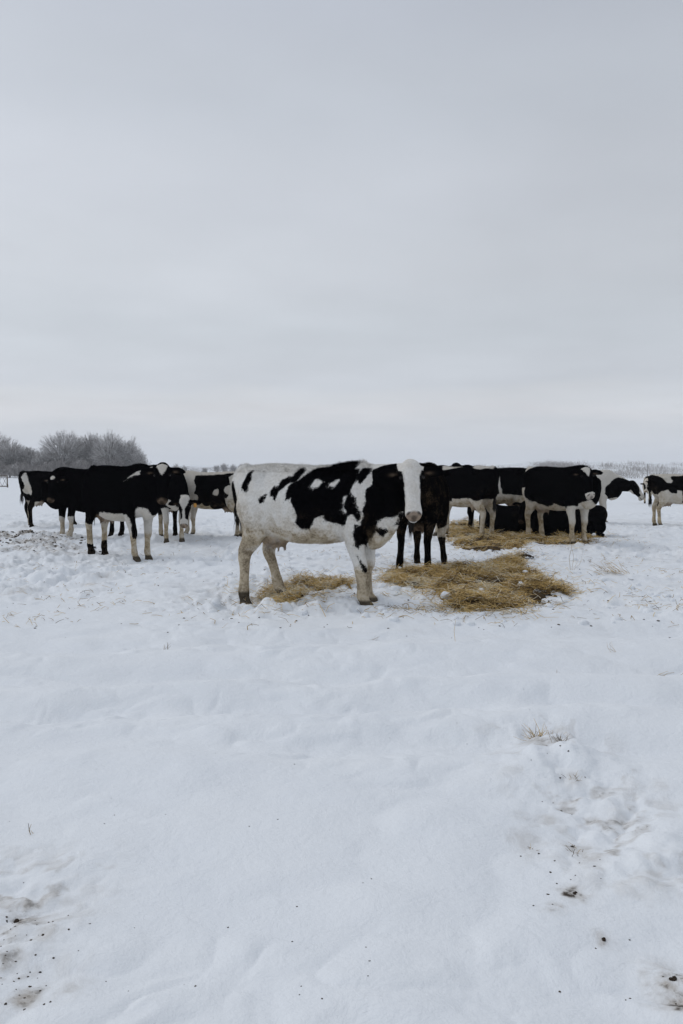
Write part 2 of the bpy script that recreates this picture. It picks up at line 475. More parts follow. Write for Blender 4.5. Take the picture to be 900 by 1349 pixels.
# ------------------------------------------------------------------ polygon helpers
def poly_sdf(px, py, poly):
    """signed distance, positive inside"""
    n = len(poly)
    d = np.full(px.shape, 1e9); inside = np.zeros(px.shape, bool)
    for i in range(n):
        ax, ay = poly[i]; bx, by = poly[(i + 1) % n]
        ex, ey = bx - ax, by - ay
        wx, wy = px - ax, py - ay
        t = np.clip((wx * ex + wy * ey) / (ex * ex + ey * ey + 1e-12), 0, 1)
        d = np.minimum(d, np.hypot(wx - t * ex, wy - t * ey))
        c = ((ay > py) != (by > py))
        with np.errstate(divide='ignore', invalid='ignore'):
            xi = (bx - ax) * (py - ay) / (by - ay + 1e-15) + ax
        inside ^= c & (px < xi)
    return np.where(inside, d, -d)

# ------------------------------------------------------------------ cow modelling
def catmull(P, n):
    P = np.asarray(P, float)
    k = len(P)
    Q = np.vstack([2 * P[0] - P[1], P, 2 * P[-1] - P[-2]])
    outp = []
    for i in range(k - 1):
        p0, p1, p2, p3 = Q[i], Q[i + 1], Q[i + 2], Q[i + 3]
        for j in range(n):
            t = j / n
            outp.append(.5 * ((2 * p1) + (-p0 + p2) * t + (2 * p0 - 5 * p1 + 4 * p2 - p3) * t * t + (-p0 + 3 * p1 - 3 * p2 + p3) * t ** 3))
    outp.append(P[-1])
    return np.array(outp)
class Geo:
    def __init__(s): s.v = []; s.f = []; s.n = 0
    def add(s, v, f):
        s.v.append(np.asarray(v, float)); s.f += [tuple(i + s.n for i in q) for q in f]; s.n += len(v)
    def loft(s, pts, up, sub=4, seg=18, exps=1.0):
        """pts rows: x,y,z, ra (along up), rb (sideways)"""
        P = catmull(pts, sub)
        C = P[:, :3]; ra = np.maximum(P[:, 3], .004); rb = np.maximum(P[:, 4], .004)
        T = np.gradient(C, axis=0); T /= np.linalg.norm(T, axis=1)[:, None] + 1e-9
        up = np.asarray(up, float)
        rings = []
        n = len(C)
        def ring(c, t, a, b):
            u = up - t * np.dot(up, t); u /= np.linalg.norm(u) + 1e-9
            w = np.cross(t, u)
            th = np.linspace(0, 2 * math.pi, seg, endpoint=False)
            ct, st_ = np.cos(th), np.sin(th)
            return c + a * np.outer(np.sign(ct) * np.abs(ct) ** exps, u) + b * np.outer(np.sign(st_) * np.abs(st_) ** exps, w)
        rings.append(ring(C[0] - T[0] * ra[0] * .35, T[0], ra[0] * .6, rb[0] * .6))
        for i in range(n): rings.append(ring(C[i], T[i], ra[i], rb[i]))
        rings.append(ring(C[-1] + T[-1] * ra[-1] * .35, T[-1], ra[-1] * .6, rb[-1] * .6))
        V = np.vstack(rings); f = []
        m = len(rings)
        for i in range(m - 1):
            for j in range(seg):
                f.append((i * seg + j, i * seg + (j + 1) % seg, (i + 1) * seg + (j + 1) % seg, (i + 1) * seg + j))
        f.append(tuple(range(seg))[::-1]); f.append(tuple((m - 1) * seg + j for j in range(seg)))
        s.add(V, f)
    def ell(s, c, r, rot=None, nu=16, nv=10):
        V = []; f = []
        for i in range(1, nv):
            ph = math.pi * i / nv
            for j in range(nu):
                th = 2 * math.pi * j / nu
                V.append((math.sin(ph) * math.cos(th), math.sin(ph) * math.sin(th), math.cos(ph)))
        V.append((0, 0, 1)); V.append((0, 0, -1))
        V = np.array(V) * np.asarray(r)
        if rot is not None: V = V @ np.array(rot).T
        V = V + np.asarray(c)
        for i in range(nv - 2):
            for j in range(nu):
                f.append((i * nu + j, (i + 1) * nu + j, (i + 1) * nu + (j + 1) % nu, i * nu + (j + 1) % nu))
        T_, B_ = (nv - 1) * nu, (nv - 1) * nu + 1
        for j in range(nu):
            f.append((T_, j, (j + 1) % nu)); f.append((B_, (nv - 2) * nu + (j + 1) % nu, (nv - 2) * nu + j))
        s.add(V, f)

TORSO = [(-.865, 1.30, 1.10, .06), (-.82, 1.355, .99, .135), (-.72, 1.395, .86, .21), (-.56, 1.415, .74, .258), (-.38, 1.42, .655, .285),
         (-.2, 1.41, .612, .315), (0, 1.40, .592, .335), (.2, 1.40, .592, .33), (.38, 1.415, .615, .295), (.52, 1.44, .64, .262),
         (.66, 1.43, .655, .235), (.78, 1.37, .675, .20), (.89, 1.26, .73, .155), (.965, 1.12, .85, .085)]
def torso_geo(g, lying=False):
    rows = []
    for x, zt, zb, w in TORSO:
        if lying:
            zt2 = 0.02 + (zt - .59) * .86; zb2 = max(.0, (zb - .59) * .86)
            rows.append((x, 0, (zt2 + zb2) / 2, (zt2 - zb2) / 2, w * 1.2))
        else:
            rows.append((x, 0, (zt + zb) / 2, (zt - zb) / 2, w))
    P = catmull(rows, 4)
    seg = 30; V = []
    for (x, y, zc, a, b) in P:
        for j in range(seg):
            th = 2 * math.pi * j / seg
            c, s_ = math.cos(th), math.sin(th)
            zz = a * (abs(c) ** .92) * (1 if c > 0 else -1)
            k = 1.0 - (.13 * max(0, c) ** 1.5) + (.05 * max(0, -c) if abs(x) < .45 else -.02 * max(0, -c))
            yy = b * (abs(s_) ** .82) * (1 if s_ > 0 else -1) * k
            V.append((x, yy, zc + zz))
    n = len(P); f = []
    for i in range(n - 1):
        for j in range(seg):
            f.append((i * seg + j, (i + 1) * seg + j, (i + 1) * seg + (j + 1) % seg, i * seg + (j + 1) % seg))
    f.append(tuple(range(seg))); f.append(tuple((n - 1) * seg + j for j in range(seg))[::-1])
    g.add(V, f)

FLEG = [(.57, .14, 1.08, .15, .07), (.555, .175, .92, .15, .095), (.52, .185, .78, .125, .095), (.51, .172, .66, .09, .075), (.525, .158, .53, .064, .058), (.54, .15, .43, .058, .056), (.54, .15, .385, .055, .052),
        (.53, .15, .33, .043, .042), (.53, .15, .22, .038, .038), (.53, .15, .135, .049, .046), (.548, .15, .08, .043, .042), (.57, .15, .035, .058, .052), (.58, .15, .0, .066, .058)]
HLEG = [(-.56, .13, 1.16, .19, .09), (-.55, .18, 1.0, .215, .105), (-.52, .195, .86, .19, .105), (-.53, .182, .74, .14, .088), (-.585, .165, .63, .093, .065), (-.645, .155, .54, .068, .053), (-.662, .15, .46, .056, .047),
        (-.65, .15, .38, .045, .042), (-.64, .15, .26, .042, .040), (-.635, .15, .145, .051, .047), (-.615, .15, .08, .045, .043), (-.60, .15, .035, .060, .053), (-.59, .15, 0, .068, .058)]

HEAD = [(-.035, -.05, .045, .055), (.0, -.05, .085, .088), (.06, -.055, .108, .108), (.15, -.06, .12, .117), (.23, -.055, .115, .097), (.31, -.05, .10, .078), (.39, -.045, .086, .070),
        (.46, -.038, .080, .078), (.515, -.036, .074, .080), (.555, -.04, .052, .060)]

def cow(name_label, px=None, d=None, heading=0, scale=1.0, poll=None, face=(0, -1, -2), normal=None, hs=1.05,
        feet=None, pattern=None, voxel=.018, lying=False, hair=0, hair_len=.03, group=None, udder=True, world_xy=None,
        tail=True, tailmat=None, tag_col=None, mudfn=None, coat=None, belly=0.0, name='cow', seed=1, dewlap=0, width=1.0, bris=.03, legk=1.1, tail_end=0, tail_y=0, fshift=0, tail_white=False):
    """heading: degrees, 0 = facing +X; poll: world Vector of the top of the head; face: world direction poll->muzzle;
    normal: world direction the forehead looks at."""
    X0, Y0 = world_xy if world_xy else ((px - 450) / F_PX * d, d)
    Z0 = H1(X0, Y0) if not lying else H1(X0, Y0) - .01
    root = empty(name, (X0, Y0, Z0), D2R(heading), scale)
    ca, sa = math.cos(D2R(heading)), math.sin(D2R(heading))
    def w2l(p):
        dx_, dy_, dz_ = p[0] - X0, p[1] - Y0, p[2] - Z0
        return np.array([(dx_ * ca + dy_ * sa) / scale, (-dx_ * sa + dy_ * ca) / scale, dz_ / scale])
    def d2l(v):
        v = np.array(v, float)
        r = np.array([v[0] * ca + v[1] * sa, -v[0] * sa + v[1] * ca, v[2]])
        return r / np.linalg.norm(r)
    g = Geo()
    torso_geo(g, lying)
    zs_ = .6 if lying else 0
    if not lying:
        for s in (-1, 1):
            g.ell((-.50, s * .205, 1.30), (.09, .05, .055))                # hook bones
            g.ell((-.80, s * .10, 1.22), (.05, .05, .07))                  # pin bones
            g.ell((.56, s * .165, 1.08), (.12, .08, .27))                  # shoulder blade
            g.ell((.73, s * .13, .92), (.10, .085, .13))                   # point of shoulder
        g.ell((.0, 0, .80 - belly * .5), (.52, .325 + belly * .3, .215 + belly * .6))
        b_ = bris - .03
        g.loft([(.90, 0, 1.16, .15, .10), (.91 + b_ * .3, 0, 1.0, .15, .11), (.87 + b_ * .2, 0, .86 - b_ * .2, .15, .115), (.79, 0, .755 - b_ * .6, .14, .11), (.70, 0, .70 - b_ * .8, .11, .09)], (1, 0, 0), 3, 14)   # dewlap and brisket
        if udder:
            g.ell((-.40, 0, .665), (.185, .145, .135))
            for ux, uy in ((-.32, .065), (-.32, -.065), (-.46, .06), (-.46, -.06)):
                g.loft([(ux, uy, .60, .022, .022), (ux, uy, .53, .017, .017), (ux, uy, .50, .012, .012)], (1, 0, 0), 2, 8)
        # legs
        k = 0
        for base, nm in ((FLEG, 'f'), (HLEG, 'h')):
            for s in (-1, 1):
                ox, oy, oz = (feet or {}).get(nm + ('l' if s > 0 else 'r'), (0, 0, 0))
                fx, fy = base[-1][0] + ox + (fshift if nm == 'f' else 0), s * base[-1][1] + oy
                wx, wy = X0 + (fx * ca - fy * sa) * scale, Y0 + (fx * sa + fy * ca) * scale
                gz = (H1(wx, wy) - Z0) / scale - .015 + oz
                rows = []
                for (x, y, z, ra, rb) in base:
                    w = np.clip((.86 - z) / .86, 0, 1) ** 1.15
                    # knee or hock bends a little when the foot is moved
                    kk = 1 + (legk - 1) * min(1, max(0, (.95 - z) * 2.5))
                    rows.append((x + (fshift if nm == 'f' else 0) + ox * w, s * y + oy * w, z + gz * w, ra * kk, rb * kk))
                g.loft(rows, (1, 0, 0), 3, 14)
    else:
        for s in (-1, 1):
            g.ell((-.40, s * .17, .25), (.38, .17, .24))
            g.loft([(-.30, s * .34, .26, .11, .08), (-.18, s * .38, .14, .08, .07), (-.40, s * .38, .08, .06, .055), (-.58, s * .36, .07, .055, .05), (-.40, s * .44, .05, .045, .045), (-.20, s * .46, .05, .05, .05)], (0, 0, 1), 3, 12)
            g.ell((.52, s * .18, .36), (.17, .11, .26))
            g.loft([(.52, s * .22, .24, .10, .08), (.72, s * .24, .12, .07, .065), (.86, s * .23, .08, .06, .055), (.70, s * .22, .05, .05, .045), (.55, s * .22, .05, .05, .05)], (0, 0, 1), 3, 12)
        g.ell((.76, 0, .20), (.16, .12, .15))
    # head frame
    P = w2l(poll)
    ax = d2l(face)
    nrm = d2l(normal if normal is not None else (0, -1, .3))
    nrm = nrm - ax * np.dot(nrm, ax); nrm /= np.linalg.norm(nrm)
    lat = np.cross(nrm, ax)
    def hp(u, v, w): return P + hs * (u * ax + v * lat + w * nrm)
    rows = [tuple(hp(u, 0, w)) + (ra * hs, rb * hs) for u, w, ra, rb in HEAD]
    g.loft(rows, nrm, 4, 20, .92)
    Rm = np.stack([ax, lat, nrm], 1)
    g.ell(hp(.20, 0, -.12), np.array((.14, .075, .09)) * hs, Rm)               # jaw
    g.ell(hp(.515, 0, -.105), np.array((.055, .055, .045)) * hs, Rm)           # chin
    for s in (-1, 1):
        g.ell(hp(.50, s * .045, -.005), np.array((.04, .028, .03)) * hs, Rm)   # nostril wing
        g.ell(hp(.115, s * .095, -.012), np.array((.05, .03, .03)) * hs, Rm)  # brow
        # ear: broad leaf held out sideways, a little drooping
        e0, e1, e2, e3, e4 = hp(.06, s * .085, -.05), hp(.065, s * .14, -.055), hp(.08, s * .205, -.05), hp(.095, s * .27, -.045), hp(.11, s * .315, -.04)
        g.loft([tuple(e0) + (.035 * hs, .022), tuple(e1) + (.05 * hs, .02), tuple(e2) + (.064 * hs, .017), tuple(e3) + (.05 * hs, .015), tuple(e4) + (.02 * hs, .012)], ax, 3, 12)
    # neck
    n3 = hp(.10, 0, -.09)
    n0 = np.array((.50, 0, 1.10 - zs_ * 1.05)); 
    L = np.linalg.norm(n3 - n0)
    n1_ = n0 + np.array((.38 * L, 0, .10 * L)); n2_ = n3 - nrm * (.20 * L) - ax * .06 * L
    if not lying: n2_ = n2_ + np.array((0, 0, .0))
    ts = np.linspace(0, 1, 7)
    ra = np.interp(ts, [0, .3, .6, 1], [.31, .25, .185, .125]); rb = np.interp(ts, [0, .3, .6, 1], [.21, .165, .125, .100])
    if lying: ra = ra * .85
    rows = []
    for t_, a_, b_ in zip(ts, ra, rb):
        c = (1 - t_) ** 3 * n0 + 3 * (1 - t_) ** 2 * t_ * n1_ + 3 * (1 - t_) * t_ ** 2 * n2_ + t_ ** 3 * n3
        rows.append((c[0], c[1], c[2] - dewlap * math.sin(math.pi * t_) * .0, a_ + dewlap * math.sin(math.pi * t_) * .5, b_))
    g.loft(rows, (0.05, 0, 1), 3, 18)
    # tail
    if tail and not lying:
        te = tail_end
        g.loft([(-.74, 0, 1.385, .05, .05), (-.82, 0, 1.375, .036, .036), (-.875, tail_y * .3, 1.30, .032, .032), (-.885, .01 + tail_y * .7, 1.16 + te * .2, .030, .030), (-.87, .02 + tail_y, 1.0 + te * .5, .028, .028), (-.85, .025 + tail_y, .85 + te * .8, .026, .026), (-.835, .03 + tail_y, .70 + te, .022, .022)], (1, 0, 0), 3, 10)
    # union by voxel remesh + smoothing
    V = np.vstack(g.v)
    V[:, 1] = np.where((V[:, 2] > .45) & (V[:, 0] < .75), V[:, 1] * width, V[:, 1])
    tmp = mesh_np('body', V, g.f)
    md = tmp.modifiers.new('r', 'REMESH'); md.mode = 'VOXEL'; md.voxel_size = voxel
    sm = tmp.modifiers.new('s', 'SMOOTH'); sm.factor = .5; sm.iterations = max(3, int(.10 / voxel))
    dg = bpy.context.evaluated_depsgraph_get()
    me = bpy.data.meshes.new_from_object(tmp.evaluated_get(dg))
    bpy.data.objects.remove(tmp)
    n = len(me.vertices)
    co = np.empty(n * 3, np.float32); me.vertices.foreach_get('co', co); co = co.reshape(-1, 3).astype(float)
    no = np.empty(n * 3, np.float32); me.vertices.foreach_get('normal', no); no = no.reshape(-1, 3)
    # shaggy, uneven winter coat: small displacement
    so = seed * 13.7
    disp = .010 * vnoise3(co * 9 + so, seed) + .006 * vnoise3(co * 24 + so, seed + 5) + (.004 * vnoise3(co * 55 + so, seed + 9) if voxel < .015 else 0)
    hd = (co - P) / hs
    hu, hv, hw = hd @ ax, hd @ lat, hd @ nrm
    onhead = (hu > -.09) & (hu < .64) & (np.abs(hv) < .36) & (hw > -.16) & (hw < .12)
    earm = onhead & (np.abs(hv) > .125) & (hu < .2)
    isfoot = (co[:, 2] < .5) & ~onhead & (not lying)
    disp = np.where(onhead | isfoot, disp * .45, disp)
    co = co + no * disp[:, None]
    me.vertices.foreach_set('co', co.astype(np.float32).ravel())
    # ---- coat pattern as signed distance (positive = black)
    pt = pattern or {}
    blk = np.full(n, pt.get('base', -.5))
    x, y, z = co[:, 0], co[:, 1], co[:, 2]
    nz = vnoise3(co * 3.1 + so, seed + 2) + .5 * vnoise3(co * 6.5 + so, seed + 3)
    if 'noise' in pt:
        blk = (nz - pt['noise']) * .35
    for op in pt.get('ops', []):
        kind, sgn = op[0], op[1]
        if kind == 'poly':           # side polygon in local x,z ; side = 'r' (y<0), 'l', 'b'
            _, _, side, poly = op
            s_ = poly_sdf(x, z, poly)
            if side == 'r': s_ = np.minimum(s_, (-y + .06))
            if side == 'l': s_ = np.minimum(s_, (y + .06))
        elif kind == 'ell':
            _, _, c, r = op
            q = np.sqrt((((co - np.array(c)) / np.array(r)) ** 2).sum(1))
            s_ = (1 - q) * min(r)
        elif kind == 'zlt':          # everything below z within x range
            _, _, z0, xa, xb = op
            s_ = np.minimum(np.minimum(z0 - z, x - xa), xb - x)
        elif kind == 'legs':         # below z on chosen legs
            _, _, z0, which = op
            s_ = np.full(n, -1.0)
            for wch in which:
                sx_ = (x > 0) if wch[0] == 'f' else (x <= 0)
                sy_ = (y > 0) if wch[1] == 'l' else (y <= 0)
                s_ = np.where(sx_ & sy_, z0 - z, s_)
        s_ = s_ + .12 * nz * (op[-1] if kind == 'soft' else 1) * (.35 if kind == 'poly' else 1)
        blk = np.maximum(blk, s_) if sgn > 0 else np.minimum(blk, -s_)
    hk = pt.get('head', 'black')
    muz = sstep(.43, .47, hu)
    if hk == 'blaze':        # broad white face, black cheeks and ears
        bw = np.interp(hu, [-.1, .03, .10, .16, .22, .34, .43], [.30, .16, .088, .073, .070, .072, .12])
        hb = np.abs(hv) - bw + .01 * nz
        hb = np.where(hw < -.10, hb + .03, hb)
        hb = np.where(hu > .37, -.1, hb)
        hb = np.where(earm, .1, hb)
    elif hk == 'narrow':
        bw = np.interp(hu, [-.1, 0, .1, .2, .3, .40, .46], [.10, .095, .085, .03, .022, .03, .12])
        hb = np.abs(hv) - bw
        hb = np.where(earm, .1, hb)
    elif hk == 'star':
        bw = np.interp(hu, [-.1, .0, .02, .19, .2, .6], [-.05, .0, .085, .006, -.05, -.05])
        hb = np.where(hw > -.05, np.abs(hv) - bw, .08)
        hb = np.where(earm, .1, hb)
        if pt.get('muzzle'): hb = np.where(hu > .475, -.1, hb)
    elif hk == 'spot':
        hb = np.hypot(hv, hu - .09) - .045
        hb = np.where(hw > -.05, hb, .08)
    elif hk == 'whitenose':
        hb = np.where(hw > -.04, np.abs(hv) - np.interp(hu, [0, .1, .3, .5], [.02, .05, .06, .12]), .08)
        hb = np.where(hu > .44, -.1, hb)
    else:
        hb = np.full(n, .1)
    blk = np.where(onhead, hb, blk)
    if tail and not lying and not tail_white:
        blk = np.where((x < -.80) & (np.abs(y - tail_y) < .075) & (z < 1.24) & (x < -.80 - .06 * sstep(1.0, 1.25, z)), .1, blk)
    # ---- mud
    mud = np.zeros(n) + pt.get('mud', .15)
    mud += pt.get('belly_mud', .6) * (sstep(.82, .62, z) * .8 + .35 * sstep(1.1, .75, z)) * sstep(.50, .60, z) * (1 - .85 * sstep(.38, .48, x) * sstep(.9, .75, z) * (x < .74)) if not lying else .1
    mud += 1.6 * pt.get('leg_mud', .8) * np.where(x > 0, sstep(.46, .30, z), sstep(.62, .30, z)) * (0 if lying else 1)
    mud += pt.get('rump_mud', .5) * sstep(-.45, -.8, x) * sstep(1.25, .95, z)
    mud = np.where(onhead, pt.get('head_mud', .1), mud)
    pink = np.zeros(n)
    pink = np.where(onhead, sstep(.485, .515, hu - .25 * np.abs(hv)) * sstep(-.085, -.06, hw) * pt.get('pink', .9), pink)
    if udder and not lying:
        pink = np.maximum(pink, .75 * sstep(.17, .12, np.hypot((x + .40) * .9, y)) * sstep(.70, .64, z) * (z > .45))
    pink = np.where(earm & (hw > -.05), .38 * np.exp(-((np.abs(hv) - .17) / .035) ** 2 - ((hu - .105 - .02 * nz) / .014) ** 2), pink)
    dark = np.zeros(n)
    for s in (-1, 1):
        dn = np.sqrt(((hu - .515 - .35 * (np.abs(hv) - .045)) * 1.5) ** 2 + ((hv - s * .05) * .9) ** 2)
        dark = np.maximum(dark, np.where(onhead & (hw > -.08), .8 * sstep(.024, .012, dn), 0))
    dark = np.maximum(dark, np.where(onhead & (hw > -.085), .6 * sstep(.03, .012, np.hypot(hv * .8, (hu - .56) * 1.0)), 0))
    dark = np.maximum(dark, np.where(onhead & (hw < -.04), sstep(.014, .006, np.abs(hw + .082 - (hu - .5) * .1)) * sstep(.42, .47, hu) * .8, 0))
    if not lying:
        dark = np.maximum(dark, sstep(.075, .045, z) * .85)
    for k_, a_ in (('blk', blk), ('mud', mud), ('pink', pink), ('dark', dark)):
        q = me.attributes.new(k_, 'FLOAT', 'POINT'); q.data.foreach_set('value', a_.astype(np.float32))
    me.polygons.foreach_set('use_smooth', np.ones(len(me.polygons), bool))
    me.materials.clear(); me.materials.append(coat or M_COAT)
    me.name = 'body'
    body = bpy.data.objects.new('body', me); link(body, root)
    # eyes
    for s in (-1, 1):
        eg = Geo(); eg.ell((0, 0, 0), (.018, .018, .018), None, 12, 8)
        e = mesh_np('eye', np.vstack(eg.v), eg.f, M_EYE, root); e.location = Vector(hp(.165, s * .102, .018))
    # ear tag
    if tag_col:
        gt = Geo(); gt.ell((0, 0, 0), (.034, .008, .042), None, 10, 6)
        e = mesh_np('ear_tag', np.vstack(gt.v), gt.f, tag_col, root); e.location = Vector(hp(.14, .20, -.03))
        e.rotation_euler = (0, 0, math.atan2(lat[1], lat[0]))
    # tail switch of hair strands
    if tail and not lying:
        vs_, fs_ = [], []
        for i in range(46):
            a = random.uniform(0, 6.28); r0 = random.uniform(0, .014)
            p = np.array((-.84 + r0 * math.cos(a), .03 + tail_y + r0 * math.sin(a), random.uniform(.66, .82) + tail_end))
            ln = random.uniform(.12, .26); sp = random.uniform(.01, .05)
            q = p + np.array((sp * math.cos(a), sp * math.sin(a), -ln))
            m_ = (p + q) / 2 + np.array((sp * .5 * math.cos(a), sp * .5 * math.sin(a), 0))
            w = .007; sdx = np.array((-math.sin(a) * w, math.cos(a) * w, 0))
            b0 = len(vs_)
            vs_ += [p - sdx, p + sdx, m_ + sdx, m_ - sdx, q]
            fs_ += [(b0, b0 + 1, b0 + 2, b0 + 3), (b0 + 3, b0 + 2, b0 + 4)]
        mesh_np('tail_switch', vs_, fs_, tailmat or M_TAILB, root)
    # coat hair
    if hair:
        me.calc_loop_triangles()
        nt_ = len(me.loop_triangles)
        tri = np.empty(nt_ * 3, np.int32); me.loop_triangles.foreach_get('vertices', tri); tri = tri.reshape(-1, 3)
        A, B, Cc = co[tri[:, 0]], co[tri[:, 1]], co[tri[:, 2]]
        fn = np.cross(B - A, Cc - A); ar = np.linalg.norm(fn, axis=1); fnn = fn / (ar[:, None] + 1e-12)
        wgt = ar * np.where((A[:, 2] > 1.3), 2.0, 1.0)
        r_ = np.random.default_rng(seed)
        idx = r_.choice(nt_, hair, p=wgt / wgt.sum())
        b1 = r_.random(hair); b2 = r_.random(hair); fl = b1 + b2 > 1; b1[fl] = 1 - b1[fl]; b2[fl] = 1 - b2[fl]
        p = A[idx] + (B - A)[idx] * b1[:, None] + (Cc - A)[idx] * b2[:, None]
        nn = fnn[idx]
        flow = np.tile(np.array((-.55, 0, -1.0)), (hair, 1)) + r_.normal(0, .35, (hair, 3))
        flow -= nn * (flow * nn).sum(1)[:, None]; flow /= np.linalg.norm(flow, axis=1)[:, None] + 1e-9
        ridge = (p[:, 2] > 1.33) & (nn[:, 2] > .5) & (p[:, 0] < .75)
        dirv = flow * np.where(ridge, .5, 1)[:, None] + nn * (r_.uniform(.10, .55, hair) + ridge * .5)[:, None]; dirv /= np.linalg.norm(dirv, axis=1)[:, None]
        vtx = tri[idx, 0]
        onh = onhead[vtx]; low = co[vtx][:, 2] < .5
        ln = r_.uniform(.5, 1.2, hair) * hair_len * np.where(onh, .45, np.where(low, .6, 1.0)) * np.where(ridge, (.75 if voxel > .014 else 1.0) + (.2 if voxel > .014 else 1.0) * (vnoise3(p * 14 + seed, seed) > .25), 1)
        ln = np.where(dark[vtx] > .3, .004, ln)
        sd = np.cross(dirv, nn); sd /= np.linalg.norm(sd, axis=1)[:, None] + 1e-9
        w = .0022 if voxel < .014 else .0032
        p0 = p - nn * .003
        HV = np.stack([p0 - sd * w, p0 + sd * w, p0 + dirv * ln[:, None]], 1).reshape(-1, 3)
        HF = np.arange(hair * 3).reshape(-1, 3)
        rep = lambda a_: np.repeat(a_[vtx], 3)
        mesh_np('coat_hair', HV, [HF], coat or M_COAT, root, smooth=False, attrs={'blk': rep(blk), 'mud': rep(mud), 'pink': rep(pink), 'dark': rep(dark)})
    tag(root, name_label, 'cow', group)
    return root

def side_poly(X0, Y0, heading, scale, side_y, pts):
    """photo-measured outline points laid on the flank plane y = side_y of a cow standing at X0,Y0"""
    ca, sa = math.cos(D2R(heading)), math.sin(D2R(heading))
    Z0 = H1(X0, Y0)
    outp = []
    for (px, py) in pts:
        r = ray(px, py); o = Vector((-X0, -Y0, CAM_H - Z0))
        ly0 = (-o.x * sa + o.y * ca); lyd = (-r.x * sa + r.y * ca)
        t = (side_y * scale - ly0) / lyd
        p = o + r * t
        outp.append(((p.x * ca + p.y * sa) / scale, p.z / scale))
    return outp

HERD = 'herd of black and white cows standing on the snow'
# ---- cow A: the pale faced cow in front
AX, AY, AH, AS = -.36, 8.50, -27, 1.02
def pa(*pts): return ('poly', 1, 'r', side_poly(AX, AY, AH, AS, -.27, pts))
def wa(*pts): return ('poly', -1, 'r', side_poly(AX, AY, AH, AS, -.27, pts))
def pin(pts, ox, oy, s): return [(ox + a / s, oy + b / s) for a, b in pts]
# outlines measured in two enlarged views of the flank
V5 = lambda pts: pin(pts, 290, 600, 900 / 130.)
V6 = lambda pts: pin(pts, 400, 600, 900 / 130.)
opsA = [
    pa(*V5([(165, 300), (175, 235), (205, 165), (240, 130), (285, 150), (265, 200), (248, 260), (245, 335), (205, 330)])),
    pa(*V5([(340, 400), (375, 380), (425, 360), (405, 420), (370, 440)])),
    pa(*V5([(470, 320), (500, 285), (540, 290), (560, 225), (600, 200), (640, 195), (690, 120), (730, 130), (725, 180), (700, 240), (640, 250), (590, 280), (550, 330), (530, 380), (520, 415), (500, 375), (475, 370)])),
    # big body patch: left part then right part
    pa(*(V5([(625, 290), (660, 250), (700, 225), (760, 165), (830, 115), (880, 95), (900, 95)]) +
         V6([(60, 110), (160, 95), (180, 60), (280, 45), (380, 45), (430, 70), (405, 125), (445, 130), (430, 250), (405, 335), (465, 395), (465, 440), (515, 520), (520, 570), (495, 605), (470, 575), (440, 540), (400, 570), (390, 630), (340, 650), (300, 630), (250, 610), (200, 590), (190, 545), (140, 570), (110, 580), (95, 620), (60, 680), (0, 670)]) +
         V5([(820, 670), (760, 675), (715, 610), (740, 560), (720, 500), (690, 420), (670, 380), (620, 400), (630, 340)]))),
    wa(*V6([(65, 285), (85, 210), (130, 200), (185, 240), (150, 280), (95, 315)])),
    wa(*V6([(210, 255), (300, 220), (305, 245), (270, 295), (215, 290)])),
    wa(*V6([(345, 485), (365, 375), (385, 365), (372, 430), (362, 470), (385, 520), (370, 525)])),
    pa(*V6([(465, 185), (490, 125), (545, 120), (520, 200), (485, 240)])),
    # shoulder and neck
    pa(*V6([(540, 330), (590, 270), (600, 200), (660, 120), (700, 130), (720, 100), (900, 90), (960, 300), (900, 420), (875, 500), (845, 540), (800, 520), (740, 580), (690, 570), (640, 600), (615, 660), (690, 670), (705, 710), (650, 770), (600, 700), (570, 770), (530, 770), (525, 800), (490, 830), (480, 860), (455, 830), (470, 790), (455, 720), (470, 680), (465, 630), (510, 640), (530, 580), (530, 500)])),
    pa(*V6([(755, 640), (785, 580), (800, 530), (825, 535), (810, 620), (780, 680)])),
    # black streak down the back of the front leg
    pa(*pin([(245, 470), (275, 520), (320, 580), (345, 690), (320, 735), (290, 650), (262, 570)], 440, 680, 9)),
]
